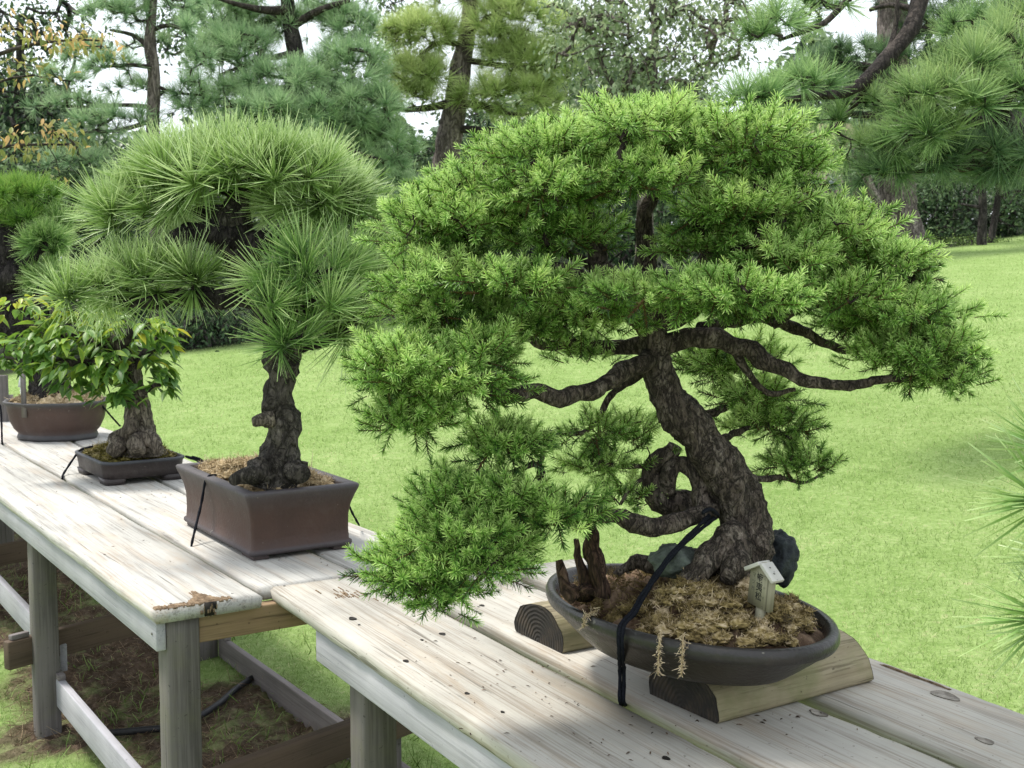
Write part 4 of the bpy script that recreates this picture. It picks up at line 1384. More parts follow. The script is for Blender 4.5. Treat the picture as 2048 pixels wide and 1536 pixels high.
# ---- supporting half logs
def half_log(c0, length, rot, rad, h, label, name='support_log'):
    t = thing(name, label, 'log', (c0[0], c0[1], TOP + 0.001), rot, 'half logs under the oval pot')
    n, m = 30, 22
    us = np.linspace(0, length, n)
    a = np.linspace(math.radians(2), math.radians(178), m)
    V = []
    for u in us:
        for x in a:
            w = 1 + 0.05 * mnoise.noise(Vector((u * 9, x * 2.2, c0[0] * 9))) + 0.02 * mnoise.noise(Vector((u * 40, x * 9, c0[0] * 5)))
            V.append((u + 0.008 * mnoise.noise(Vector((x * 3, u * 0.0 + c0[1], 2))) * (1 if 0 < u < length else 1), -math.cos(x) * rad * w, math.sin(x) ** 0.8 * h * w))
        V.append((u, rad * 0.96, 0))
        V.append((u, -rad * 0.96, 0))
    k = m + 2
    V = np.array(V)
    i = np.arange(n - 1)[:, None] * k
    j = np.arange(k)[None]
    jn = (j + 1) % k
    F = np.stack([i + j, i + jn, i + k + jn, i + k + j], -1).reshape(-1, 4)
    mesh_at('bark_side', V, [F], M['log'], t, smooth=False)
    for u, s in ((0.0, -1), (length, 1)):
        ring = V[:k] if s < 0 else V[(n - 1) * k:]
        R = ring.copy()
        R[:, 0] += 0.001 * s
        F2 = [list(range(k))[::(-1 if s < 0 else 1)]]
        mesh_at('cut_end', R, [np.array(F2)], M['log_end'], t)
    return t


m_, nt_, b_, out_ = newmat('log_end_rings')
mp_ = coords(nt_, (1, 1, 1))
gw = nt_.nodes.new('ShaderNodeTexWave')
gw.wave_type = 'RINGS'
gw.rings_direction = 'X'
gw.inputs['Scale'].default_value = 38
gw.inputs['Distortion'].default_value = 2.5
gw.inputs['Detail'].default_value = 2
nt_.links.new(mp_, gw.inputs['Vector'])
rp_ = ramp(nt_, [(0.2, (0.026, 0.019, 0.012)), (0.8, (0.043, 0.032, 0.020))])
nt_.links.new(gw.outputs['Fac'], rp_.inputs[0])
lr_ = ramp(nt_, [(0.46, (0, 0, 0)), (0.62, (1, 1, 1))])
nt_.links.new(noise(nt_, mp_, 26, 5, 0.7), lr_.inputs[0])
cl_ = mixc(nt_, lr_.outputs[0], (0.012, 0.010, 0.007), rp_.outputs[0])
nt_.links.new(cl_, b_.inputs['Base Color'])
b_.inputs['Roughness'].default_value = 0.9
bump(nt_, b_, gw.outputs['Fac'], 0.5, 0.004)
M['log_end'] = m_
half_log((0.282, 1.928), 0.365, math.radians(33.5), 0.086, 0.0745, 'pale half log under the near right end of the dark oval pot')
half_log((0.052, 2.290), 0.385, math.radians(31.5), 0.086, 0.0745, 'dark half log under the far left end of the oval pot')

# ---- cord of the spruce pot
pr = POT_Z + RIM
tr = at(1420, 1030, YS - 0.06)
a1 = at(1345, 1105, YS - 0.085)
a2 = at(1290, 1180, YS - 0.115)
def oval_rim(px):
    best = None
    for t in np.linspace(math.pi, 2 * math.pi, 400):
        l = Vector((0.3085 * math.cos(t), 0.3085 * 0.63 * math.sin(t), RIM + 0.004))
        w = np.array(WM[spruce.name] @ l)
        v = w - CAM
        x = 1024 + FPX * (v @ RT) / (v @ FW)
        if best is None or abs(x - px) < best[0]:
            best = (abs(x - px), w)
    return best[1]
a3 = oval_rim(1240)
inw = norm(np.array([SP[0], SP[1], a3[2]]) - a3)
b1 = onz(1240, 1402, TOP + 0.002)
b2 = onz(1246, 1410, TOP - 0.03)
cord([[tr, a1, a2, a3 + inw * 0.03 + [0, 0, 0.012], a3 + [0, 0, 0.003], a3 - [0, 0, 0.035] - inw * 0.002, at(1240, 1340, b1[1] + 0.005), b1, b2],
      [tr + [0.008, 0, -0.004], a1 + [0.006, 0, 0.002], a2 + [0.006, 0, 0.002], a3 + inw * 0.03 + [0.006, 0, 0.012], a3 + [0.006, -0.001, 0.003], a3 + [0.005, 0, -0.035] - inw * 0.002, at(1248, 1340, b1[1] + 0.005), b1 + [0.006, 0, 0], b2 + [0.006, 0, 0]],
      [at(1405, 1026, YS - 0.10), at(1420, 1018, YS - 0.09), at(1436, 1030, YS - 0.06)]],
     'doubled black cord from the bent spruce trunk down over the oval pot rim', 0.0034)

# ---- little roofed name sign
S0 = at(1519, 1221, 1.835)
sign = thing('name_sign', 'tiny wooden roofed name sign with Japanese writing stuck in the oval pot moss', 'sign', (S0[0], S0[1], S0[2]), math.radians(-58))
HB = 0.058
mb = MB()
w2, th = 0.0245, 0.0045
V = [(x, y, z) for y in (-th, th) for (x, z) in ((-w2, 0.006), (w2, 0.006), (w2, 0.006 + HB), (0, 0.006 + HB + 0.0155), (-w2, 0.006 + HB))]
mb.add(V, [[(0, 1, 2, 3, 4), (9, 8, 7, 6, 5)], [(0, 5, 6, 1), (1, 6, 7, 2), (2, 7, 8, 3), (3, 8, 9, 4), (4, 9, 5, 0)]])
brd = mb.build('board', M['sign'], sign, local=True)
sl = math.atan2(0.0155, w2)
for s in (-1, 1):
    mb = MB().box(0 if s > 0 else -0.036, 0.036 if s > 0 else 0, -0.011, 0.0125, 0.0006, 0.0066)
    r = mb.build('roof', M['sign_roof'], sign, local=True, bevel=0.0006)
    r.location = (0, 0, 0.006 + HB + 0.0108)
    r.rotation_euler = (0, s * sl, 0)
    if s > 0:
        for x in (0.011, 0.023):
            q = MB()
            a = np.linspace(0, 2 * math.pi, 8, endpoint=False)
            q.add(np.stack([x + 0.0016 * np.cos(a), 0.0016 * np.sin(a), np.full(8, 0.0072)], 1), [[list(range(8))]])
            q.build('nail', M['metal'], r, local=True)
MB().box(-0.006, 0.010, -0.003, 0.0045, -0.05, 0.0058).build('stake', M['sign'], sign, local=True)


def writing(txt, size, x, ztop, mat, dz, parent):
    for k, ch in enumerate(txt):
        cu = bpy.data.curves.new('writing', 'FONT')
        cu.body = ch
        cu.size = size
        cu.align_x = 'CENTER'
        cu.extrude = 0.0
        cu.offset = size * 0.012
        t = bpy.data.objects.new('writing', cu)
        COL.objects.link(t)
        bpy.context.view_layer.update()
        dg = bpy.context.evaluated_depsgraph_get()
        me = bpy.data.meshes.new_from_object(t.evaluated_get(dg))
        bpy.data.objects.remove(t)
        me.materials.clear()
        me.materials.append(mat)
        o = bpy.data.objects.new('writing', me)
        COL.objects.link(o)
        o.parent = parent
        o.location = (x, -th - 0.0004, ztop - k * dz)
        o.rotation_euler = (math.pi / 2, 0, 0)


sign.rotation_euler = (0, math.radians(7), math.radians(-60))
writing('蝦夷松', 0.0150, -0.001, 0.006 + HB - 0.0155, M['ink'], 0.0150, brd)
writing('えぞまつ', 0.0052, 0.0098, 0.006 + HB - 0.010, M['ink_faded'], 0.0155, brd)
writing('マツ科', 0.0085, -0.0145, 0.006 + HB - 0.012, M['ink_faded'], 0.0115, brd)

# ================================================================== black pine bonsai in the square-shouldered pot
u0, v0 = VA * 0, VA * 0
c_rect = np.array([-0.651, 2.956, 0]) + (np.array([-0.936, 3.411, 0]) - np.array([-0.651, 2.956, 0])) * 0.5 + (np.array([-0.43, 3.107, 0]) - np.array([-0.651, 2.956, 0])) * 0.5
pineb = thing('pine_bonsai', 'black pine bonsai with long needles in a flared brown rectangular pot', 'bonsai', (c_rect[0], c_rect[1], TOP), math.radians(-57.3), group='bonsai on the benches')
rings, tn = [], []
for hw, hd, z, r, t in ((0.255, 0.125, 0.012, 0.012, 0.6), (0.272, 0.139, 0.012, 0.014, 0.8), (0.275, 0.142, 0.018, 0.015, 0.9), (0.274, 0.141, 0.024, 0.014, 0.7), (0.267, 0.135, 0.028, 0.010, 0.1), (0.2655, 0.1335, 0.055, 0.010, 0.0), (0.2665, 0.1345, 0.095, 0.010, 0.0), (0.272, 0.139, 0.122, 0.010, 0.1), (0.281, 0.147, 0.146, 0.011, 0.4), (0.289, 0.154, 0.163, 0.012, 0.7), (0.291, 0.156, 0.171, 0.012, 1.0), (0.288, 0.153, 0.175, 0.012, 1.0), (0.262, 0.127, 0.175, 0.012, 1.0), (0.258, 0.123, 0.171, 0.012, 0.6), (0.255, 0.12, 0.15, 0.012, 0.2)):
    q = round_rect(hw, hd, r, z)
    rings.append(q)
    tn += [t] * len(q)
V, F = loft(rings)
mesh_at('pot', V, F, M['pot_rect'], pineb, tint=np.array(tn), smooth=False)
for sx in (-1, 1):
    for sy in (-1, 1):
        MB().box(sx * 0.225 - 0.04, sx * 0.225 + 0.04, sy * 0.11 - 0.022, sy * 0.11 + 0.022, 0.0005, 0.0118).build('foot', M['pot_rect'], pineb, local=True, bevel=0.002)
mV, mF, mT, mH, _ = moss_mound(0.259, 0.124, 0.160, 0.034, 62, 3, sq=9, bumpy=0.018)
mesh_at('soil', mV, [mF], M['moss_pale'], pineb, tint=mT * 0.6, smooth=True)
V, F, T = moss_clumps(mV, inner(mV, 0.259, 0.124, 9, 0.88), 300, 0.014, 3, 26000, 0.006, 0.0015)
mesh_at('moss', V, F, M['moss_pale'], pineb, tint=T, smooth=True)

YP = 3.10
PT = [[(545, 968, 0, 72), (555, 930, 0, 50), (566, 890, 0, 37), (570, 855, 0, 35), (555, 820, 0, 38), (556, 785, 0, 31), (565, 750, 0, 33), (563, 710, 0, 37), (552, 665, 0.02, 38), (538, 610, 0.03, 36), (510, 560, 0.04, 36), (480, 510, 0.04, 44), (462, 465, 0.03, 48), (470, 425, 0.02, 34), (480, 390, 0.02, 20)]]
PB = [[(520, 935, -0.06, 26), (495, 950, -0.10, 20), (470, 962, -0.13, 12)], [(590, 935, -0.05, 24), (600, 955, -0.08, 16)]]
PL = [[(470, 470, 0.02, 34), (400, 465, -0.02, 22), (345, 480, -0.04, 17), (325, 482, -0.05, 12)],
      [(475, 440, 0.02, 26), (430, 430, 0.06, 16), (380, 420, 0.08, 10), (300, 410, 0.1, 6)],
      [(530, 600, 0.02, 26), (430, 590, 0.0, 22), (340, 600, -0.02, 16), (270, 610, -0.03, 10), (220, 590, -0.03, 6)],
      [(480, 500, 0, 30), (530, 480, 0.02, 22), (560, 470, 0.04, 14), (620, 440, 0.06, 9), (690, 430, 0.06, 6)],
      [(545, 640, 0, 22), (600, 620, -0.08, 14), (630, 590, -0.14, 9), (640, 550, -0.16, 6)],
      [(560, 690, 0, 18), (630, 690, 0.04, 12), (700, 650, 0.06, 9), (740, 600, 0.06, 6)],
      [(470, 400, 0.02, 20), (500, 360, 0.02, 13), (540, 330, 0.02, 8)],
      [(470, 400, 0.02, 16), (430, 360, 0.02, 11), (390, 340, 0.02, 7)],
      [(556, 660, -0.03, 16), (540, 640, -0.12, 9), (530, 640, -0.16, 6)]]
nodes = []
limb_bark(PT, YP, M['bark_pine'], 'trunk', pineb, 54, 0.008, 0.26, 30, 0.15, nodes, 0.90)
limb_bark(PB, YP, M['bark_pine'], 'root', pineb, 20, 0.008, 0.2, 34, 0.2, [])
limb_bark(PL, YP, M['bark_dark'], 'branch', pineb, 16, 0.010, 0.24, 34, 0.28, nodes)
# bleached knot on the left of the trunk
P, R = path([(545, 838, -0.03, 20), (520, 838, -0.05, 14), (505, 842, -0.055, 9)], YP)
V, F, T = bark_tube(P, R, 18, 0.005, 0.2, 60, 0.3, 3)
link_mesh('knot', V, F, M['bark_leafy'], pineb, tint=T, smooth=True)

TUFT = [tuft_template(52 + 5 * k, 4, 74, 0.021, 2) for k in range(5)]


def pine_tufts(parent, pads, mat, nodes, size, per, twig_mat, name='foliage', up=0.55, r0=0.0014, rmax=0.006, step=0.03, templates=None, hang=0.0):
    C, N = [], []
    for pd in pads:
        p, nn = pad_points(pd[:6], int(pd[6] * per), 0.4, up)
        C.append(p)
        N.append(nn)
    C, N = np.concatenate(C), np.concatenate(N)
    V, F = twigs(np.array(nodes), C, step, r0, rmax, 0.25, 0.0)
    tw = (V, F)
    n = len(C)
    Z = norm(N * 0.8 + np.array([0, 0, 0.55 - hang]) + rng.normal(0, 0.30, (n, 3)))
    S = size * rng.uniform(0.75, 1.15, n)
    V, F, T, Rn = scatter(templates or TUFT, C, Z, S, tshift=rng.normal(0, 0.08, n))
    return link_mesh(name, V, [F], mat, parent, tint=T, rnd=Rn, twig=tw, twig_mat=twig_mat)


pads = [(480, 345, 180, 45, YP + 0.02, 0.18, 46), (330, 400, 90, 45, YP + 0.04, 0.14, 20), (650, 400, 90, 55, YP + 0.05, 0.15, 24), (240, 430, 60, 40, YP + 0.04, 0.1, 13),
        (700, 470, 60, 60, YP + 0.08, 0.12, 12), (570, 345, 110, 36, YP - 0.10, 0.08, 13), (390, 365, 100, 36, YP - 0.08, 0.08, 11)]
pine_tufts(pineb, pads, M['pine'], nodes, 0.126, 1.3, M['bark_dark'])
pads = [(280, 560, 100, 40, YP - 0.02, 0.12, 18), (200, 575, 50, 25, YP - 0.03, 0.1, 7), (390, 560, 70, 30, YP - 0.04, 0.08, 8),
        (745, 590, 50, 60, YP + 0.06, 0.1, 11), (690, 660, 60, 45, YP + 0.05, 0.08, 12), (150, 590, 30, 22, YP - 0.03, 0.1, 5)]
pine_tufts(pineb, pads, M['pine_teal'] if False else M['pine'], nodes, 0.120, 1.0, M['bark_dark'])
pads = [(605, 555, 85, 50, YP - 0.16, 0.08, 11), (540, 610, 80, 40, YP - 0.17, 0.06, 7), (640, 620, 60, 40, YP - 0.14, 0.06, 6), (570, 680, 60, 26, YP - 0.12, 0.05, 6), (690, 560, 50, 50, YP - 0.08, 0.06, 5)]
pine_tufts(pineb, pads, M['pine_front'], nodes, 0.130, 1.0, M['bark_dark'])

# cord over the rect pot
pc = [onz(385, 1104, TOP - 0.02), onz(383, 1090, TOP + 0.003), at(402, 1010, 3.215), at(413, 957, 3.20), at(432, 950, 3.24)]
cord([pc], 'black cord over the left side of the brown rectangular pot', 0.0035, 'cords tying the small pots down')
pc = [at(690, 985, 3.26), at(702, 1020, 3.28), at(718, 1050, 3.33)]
cord([pc], 'short black cord behind the right corner of the brown rectangular pot', 0.003, 'cords tying the small pots down')

# ================================================================== leafy bonsai in the low tray
c_tray = (np.array([-1.382, 4.027, 0]) + 0.5 * (np.array([-0.213, 0.317, 0]) + np.array([0.225, 0.174, 0])))
leafy = thing('leafy_bonsai', 'broadleaf bonsai with glossy pointed leaves in a low dark rectangular tray', 'bonsai', (c_tray[0], c_tray[1], TOP), math.radians(-55.5), group='bonsai on the benches')
rings, tn = [], []
for hw, hd, z, r, t in ((0.180, 0.130, 0.020, 0.04, 0.3), (0.188, 0.137, 0.022, 0.042, 0.1), (0.191, 0.140, 0.045, 0.044, 0.0), (0.195, 0.144, 0.070, 0.046, 0.1), (0.199, 0.148, 0.074, 0.046, 0.9), (0.199, 0.148, 0.081, 0.046, 1.0), (0.195, 0.144, 0.083, 0.046, 0.9), (0.189, 0.138, 0.082, 0.042, 0.5), (0.186, 0.135, 0.06, 0.04, 0.1)):
    q = round_rect(hw, hd, r, z, 12)
    rings.append(q)
    tn += [t] * len(q)
V, F = loft(rings)
mesh_at('pot', V, F, M['pot_tray'], leafy, tint=np.array(tn), smooth=True)
for sx in (-1, 1):
    for sy in (-1, 1):
        mb = MB()
        q0 = round_rect(0.0475, 0.035, 0.02, 0.0006, 6)
        q1 = round_rect(0.052, 0.039, 0.02, 0.0215, 6)
        V, F = loft([q0 + [sx * 0.136, sy * 0.100, 0], q1 + [sx * 0.136, sy * 0.100, 0]])
        mb.add(V, F, 0.1)
        mb.build('foot', M['pot_tray'], leafy, local=True)
mV, mF, mT, mH, _ = moss_mound(0.187, 0.136, 0.068, 0.042, 62, 5, sq=4, bumpy=0.018)
mesh_at('soil', mV, [mF], M['moss_green'], leafy, tint=mT * 0.55, smooth=True)
V, F, T = moss_clumps(mV, inner(mV, 0.187, 0.136, 6, 0.88), 230, 0.015, 5, 20000, 0.006, 0.0017, pale=0.45)
mesh_at('moss', V, F, M['moss_green'], leafy, tint=T, smooth=True)
YL = 4.19
LT = [[(284, 908, 0, 56), (283, 880, 0, 36), (281, 850, 0, 29), (279, 815, 0, 25), (274, 780, 0, 20), (265, 740, 0, 16), (245, 700, 0.0, 14), (215, 670, 0.0, 10), (180, 640, 0, 6)]]
LR = [[(262, 830, -0.04, 14), (258, 860, -0.06, 17), (240, 885, -0.07, 18), (225, 905, -0.08, 12)],
      [(290, 870, -0.05, 18), (305, 890, -0.07, 16), (325, 905, -0.08, 9)], [(270, 880, -0.07, 18), (268, 905, -0.10, 14)],
      [(265, 800, -0.03, 15), (262, 835, -0.05, 16), (255, 850, -0.06, 12)]]
LB = [[(270, 760, 0, 13), (200, 730, -0.03, 9), (130, 725, -0.05, 7), (60, 720, -0.06, 4), (10, 715, -0.06, 2.5)],
      [(265, 740, 0, 13), (300, 700, 0.02, 9), (320, 670, 0.02, 6), (350, 645, 0.02, 3)],
      [(274, 790, 0, 10), (310, 770, -0.03, 6), (345, 765, -0.05, 3)],
      [(245, 705, 0, 11), (170, 680, 0.05, 8), (90, 660, 0.08, 5), (30, 640, 0.1, 3)],
      [(245, 700, 0, 10), (260, 660, -0.05, 6), (250, 640, -0.06, 3)]]
nodes = []
limb_bark(LT, YL, M['bark_leafy'], 'trunk', leafy, 40, 0.008, 0.16, 36, 0.16, nodes, 0.86)
limb_bark(LR, YL, M['bark_leafy'], 'root', leafy, 20, 0.008, 0.16, 40, 0.30, [])
limb_bark(LB, YL, M['bark_limb'], 'branch', leafy, 10, 0.012, 0.1, 60, 0.2, nodes)
lpads = [(250, 680, 110, 55, YL, 0.14, 62), (130, 690, 120, 60, YL, 0.15, 72), (60, 700, 80, 50, YL, 0.12, 36), (270, 740, 80, 40, YL - 0.06, 0.08, 30), (180, 745, 100, 40, YL - 0.05, 0.10, 40), (320, 665, 40, 30, YL, 0.06, 12), (310, 770, 35, 22, YL - 0.05, 0.05, 9), (50, 620, 60, 30, YL + 0.05, 0.08, 16), (150, 630, 70, 30, YL + 0.03, 0.1, 22), (225, 790, 35, 20, YL - 0.07, 0.04, 7), (10, 740, 40, 30, YL - 0.03, 0.06, 10)]
C, N = [], []
for pd in lpads:
    p, nn = pad_points(pd[:6], int(pd[6] * 0.72), 0.3, 0.2)
    C.append(p)
    N.append(nn)
C, N = np.concatenate(C), np.concatenate(N)
V, F = twigs(np.array(nodes), C, 0.03, 0.0009, 0.004, 0.2)
tw = (V, F)
k = 5
n = len(C) * k
O = np.repeat(C, k, 0) + rng.normal(0, 0.012, (n, 3))
Nb = np.repeat(N, k, 0)
out = Nb.copy()
out[:, 2] = 0
Z = norm(norm(out + rng.normal(0, 0.6, (n, 3)) * [1, 1, 0]) + np.array([0, 0, -0.38]) + rng.normal(0, 0.3, (n, 3)) * [0, 0, 1])
XH = np.tile([0, 0, 1.0], (n, 1)) + rng.normal(0, 0.35, (n, 3))
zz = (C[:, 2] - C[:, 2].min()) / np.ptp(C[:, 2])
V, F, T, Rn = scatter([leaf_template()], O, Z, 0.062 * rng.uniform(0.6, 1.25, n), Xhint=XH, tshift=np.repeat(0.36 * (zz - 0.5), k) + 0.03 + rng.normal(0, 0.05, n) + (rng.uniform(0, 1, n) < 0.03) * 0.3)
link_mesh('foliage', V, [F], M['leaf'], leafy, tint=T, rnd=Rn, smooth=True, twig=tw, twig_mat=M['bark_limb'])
cord([[onz(125, 962, TOP - 0.02), onz(125, 955, TOP + 0.002), onz(128, 946, TOP + 0.008), at(150, 913, 4.33), at(162, 899, 4.30), at(185, 893, 4.27)]], 'black cord at the left corner of the low dark tray', 0.004, 'cords tying the small pots down')
cord([[at(372, 913, 4.22), at(388, 918, 4.25), at(405, 924, 4.29), at(414, 920, 4.30)], [at(385, 914, 4.24), at(398, 918, 4.27), at(410, 925, 4.29)]], 'knotted black cord end at the right corner of the low dark tray', 0.005, 'cords tying the small pots down')

# ================================================================== pine in the lobed pot, far left
mk = np.array([-2.02, 5.30, TOP])
mokko = thing('pine_bonsai', 'dark craggy pine bonsai in a lobed mauve brown pot at the far left end', 'bonsai', mk, math.radians(-10), group='bonsai on the benches')
rings, tn = [], []
for a, z, t in ((0.150, 0.002, 0.9), (0.172, 0.002, 0.9), (0.176, 0.010, 1.0), (0.172, 0.024, 0.9), (0.168, 0.028, 0.3), (0.188, 0.050, 0.0), (0.205, 0.085, 0.0), (0.213, 0.125, 0.0), (0.217, 0.148, 0.2), (0.230, 0.160, 0.8), (0.232, 0.168, 1.0), (0.226, 0.172, 1.0), (0.212, 0.171, 0.7), (0.208, 0.15, 0.2)):
    q = ell(a, a * 0.86, z, 96, 8, 0.045)
    rings.append(q)
    tn += [t] * 96
V, F = loft(rings)
mesh_at('pot', V, F, M['pot_mokko'], mokko, tint=np.array(tn), smooth=True)
mV, mF, mT, mH, _ = moss_mound(0.208, 0.178, 0.158, 0.04, 62, 7, bumpy=0.018)
mesh_at('soil', mV, [mF], M['moss_pale'], mokko, tint=mT * 0.7, smooth=True)
V, F, T = moss_clumps(mV, inner(mV, 0.208, 0.178, 2.0, 0.88), 120, 0.024, 7, 12000, 0.008, 0.0022)
mesh_at('moss', V, F, M['moss_pale'], mokko, tint=T, smooth=True)
YM = 5.30
MT = [[(100, 810, 0, 56), (100, 770, 0, 42), (90, 720, 0, 40), (60, 680, 0, 42), (20, 640, 0, 46), (-10, 590, 0.0, 48), (0, 540, 0, 44), (20, 500, 0, 34), (10, 450, 0, 22)]]
MBr = [[(0, 560, 0, 34), (40, 545, -0.05, 24), (65, 520, -0.07, 14), (90, 480, -0.07, 7)], [(10, 640, 0, 30), (60, 640, -0.06, 20), (110, 650, -0.08, 10)], [(0, 600, 0, 30), (50, 610, -0.08, 16), (80, 590, -0.1, 8)],
       [(10, 470, 0, 18), (50, 430, 0, 10), (80, 400, 0, 6)], [(10, 470, 0, 16), (-30, 420, 0, 10), (-60, 390, 0, 6)]]
nodes = []
limb_bark(MT, YM, M['bark_dark'], 'trunk', mokko, 40, 0.012, 0.30, 20, 0.25, nodes)
limb_bark(MBr, YM, M['bark_dark'], 'branch', mokko, 16, 0.014, 0.26, 24, 0.3, nodes)
M['pine_fresh'] = foliage_mat('fresh_pine_needles', [(0.0, (0.03, 0.06, 0.01)), (0.35, (0.06, 0.15, 0.022)), (0.7, (0.12, 0.26, 0.04)), (1.0, (0.26, 0.40, 0.09))], 0.35, 0.4, 0.28, 0.35)
SHORT = [tuft_template(60, 5, 85, 0.040, 1) for k in range(4)]
pine_tufts(mokko, [(40, 395, 80, 32, YM, 0.16, 70), (-50, 390, 80, 35, YM, 0.15, 40), (60, 440, 50, 25, YM - 0.05, 0.1, 16)], M['pine_fresh'], nodes, 0.075, 1.0, M['bark_dark'], templates=SHORT)
pine_tufts(mokko, [(95, 490, 42, 30, YM - 0.06, 0.1, 26), (95, 560, 40, 30, YM - 0.06, 0.08, 18), (110, 450, 30, 18, YM, 0.08, 10), (30, 520, 60, 30, YM + 0.16, 0.08, 16)], M['pine_front'], nodes, 0.090, 1.0, M['bark_dark'], templates=SHORT)
cord([[at(-20, 800, 5.2), at(0, 812, 5.12), onz(4, 880, TOP + 0.01), onz(5, 892, TOP - 0.02)]], 'black cord at the left edge of the lobed pot', 0.004, 'cords tying the small pots down')
cord([[at(205, 812, 5.25), at(222, 832, 5.32), at(240, 852, 5.40)]], 'black cord running behind the tray from the right side of the lobed pot', 0.004, 'cords tying the small pots down')
t = thing('plant_label', 'thin grey wooden plant label stake standing in the moss of the lobed pot', 'plant label', at(48, 812, 5.12))
MB().box(-0.011, 0.011, -0.002, 0.002, -0.05, 0.16).build('stake', M['post'], t, local=True)
t2 = thing('plant_label', 'small white plastic plant tag behind the grey stake in the lobed pot', 'plant label', at(42, 775, 5.3))
M['white'] = plain_mat('white_plastic', (0.6, 0.62, 0.64), (0.75, 0.76, 0.78), 20, 0.5)
mb = MB().box(-0.014, 0.014, -0.001, 0.001, 0, 0.05)
mb.build('tag', M['white'], t2, local=True).rotation_euler = (0, 0.2, 0)
MB().box(-0.004, 0.004, -0.0012, 0.0012, -0.14, -0.0005).build('stem', M['white'], t2, local=True)
t = thing('board_fence', 'blue grey upright board standing beyond the lobed pot at the frame edge', 'fence', (at(-6, 745, 5.9)[0], 5.9, 0))
for k in range(3):
    MB().box(-0.05 - k * 0.105, 0.05 - k * 0.105, -0.012, 0.012, 0, 0.98).build('board', M['post'], t, local=True, bevel=0.003)
MB().box(-0.30, 0.06, 0.0125, 0.04, 0.80, 0.88).build('rail', M['rail'], t, local=True)

# ================================================================== pine at the right edge of the frame
PE = np.array([1.02, 1.37, TOP])
epine = thing('pine_bonsai', 'near pine bonsai at the right edge, only its grey green needle tips in view', 'bonsai', PE, 0.2, group='bonsai on the benches')
rings, tn = [], []
for a, z, t in ((0.12, 0.001, 0.3), (0.135, 0.001, 0.3), (0.14, 0.03, 0.0), (0.155, 0.09, 0.0), (0.168, 0.105, 0.8), (0.168, 0.115, 1.0), (0.155, 0.116, 0.8), (0.15, 0.09, 0.2)):
    rings.append(ell(a, a, z, 48))
    tn += [t] * 48
V, F = loft(rings)
mesh_at('pot', V, F, M['pot_tray'], epine, tint=np.array(tn), smooth=True)
mV, mF, mT, mH, _ = moss_mound(0.15, 0.15, 0.10, 0.03, 62, 9)
mesh_at('soil', mV, [mF], M['moss'], epine, tint=mT, smooth=True)
b0 = PE + [0, 0, 0.11]
P = np.array([b0, b0 + [0.0, 0.02, 0.1], b0 + [-0.03, 0.03, 0.2], b0 + [0.0, 0.0, 0.34]])
V, F, T = bark_tube(P, np.array([0.035, 0.028, 0.024, 0.014]), 24, 0.01, 0.2, 40, 0.2, 2)
link_mesh('trunk', V, F, M['bark_pine'], epine, tint=T, smooth=True)
nodes = list(P)
ends = [at(2085, 1000, 1.62), at(2090, 1235, 1.55), at(2110, 900, 1.66), at(2130, 1120, 1.60)]
V, F = twigs(np.array(nodes), np.array(ends), 0.03, 0.004, 0.008, 0.12)
tw = (V, F)
ends = np.array(ends + [at(2140, 1000, 1.6), at(2150, 1240, 1.5)])
Z = np.array([[-1, -0.1, 0.05], [-1, -0.1, -0.05], [-0.6, 0.1, 0.5], [-0.5, 0.0, -0.1], [-0.3, 0, 0.8], [-0.4, 0, 0.6]])
TL = [tuft_template(44, 4, 66, 0.032, 2) for k in range(3)]
V, F, T, Rn = scatter(TL, ends, Z, np.array([0.125, 0.125, 0.11, 0.10, 0.12, 0.12]))
link_mesh('foliage', V, [F], M['pine_front'], epine, tint=T, rnd=Rn, twig=tw, twig_mat=M['bark_limb'])
up_ = b0 + rng.normal(0, 1, (26, 3)) * [0.10, 0.10, 0.05] + [0.06, 0, 0.38]
V, F = twigs(np.array(nodes), up_, 0.03, 0.002, 0.006, 0.2)
tw = (V, F)
V, F, T, Rn = scatter(TL, up_, norm(up_ - (b0 + [0.06, 0, 0.25])) + [0, 0, 0.4], np.full(26, 0.11))
link_mesh('foliage', V, [F], M['pine_front'], epine, tint=T, rnd=Rn, twig=tw, twig_mat=M['bark_limb'])

mb = MB()
for (px, py, sx, sy, n) in ((215, 950, 60, 14, 60), (300, 985, 50, 9, 24), (470, 1085, 60, 16, 40), (640, 1120, 60, 12, 16), (1010, 1340, 110, 40, 46), (1250, 1440, 130, 40, 30), (1560, 1440, 120, 30, 26), (150, 1060, 130, 40, 20), (100, 900, 60, 8, 16)):
    for k in range(n):
        p = onz(px + rng.normal(0, sx), py + rng.normal(0, sy), TOP + 0.0012)
        uv = (p @ VA, p @ VB)
        if not (0.76 < uv[0] < 0.98 or 1.02 < uv[0] < 1.25 or 0.90 < uv[1] < 1.13 and px > 600 or 1.19 < uv[1] < 1.40 and px > 600):
            continue
        a = rng.uniform(0, math.pi)
        L, w_ = rng.uniform(0.0015, 0.006), rng.uniform(0.0007, 0.0016)
        e, f = np.array([math.cos(a), math.sin(a), 0]) * L, np.array([-math.sin(a), math.cos(a), 0]) * w_
        h = [0, 0, rng.uniform(0.0008, 0.002)]
        mb.add([p - e - f * 0.4, p + e - f, p + e * 0.8 + f, p - e * 0.7 + f * 0.8, p + h], [[(0, 1, 4), (1, 2, 4), (2, 3, 4), (3, 0, 4)]], rng.uniform(0.1, 0.7))
tag(mb.build('debris', M['soil'], None), 'specks of spilt soil and plant debris scattered on the bench boards', 'debris', kind='stuff')

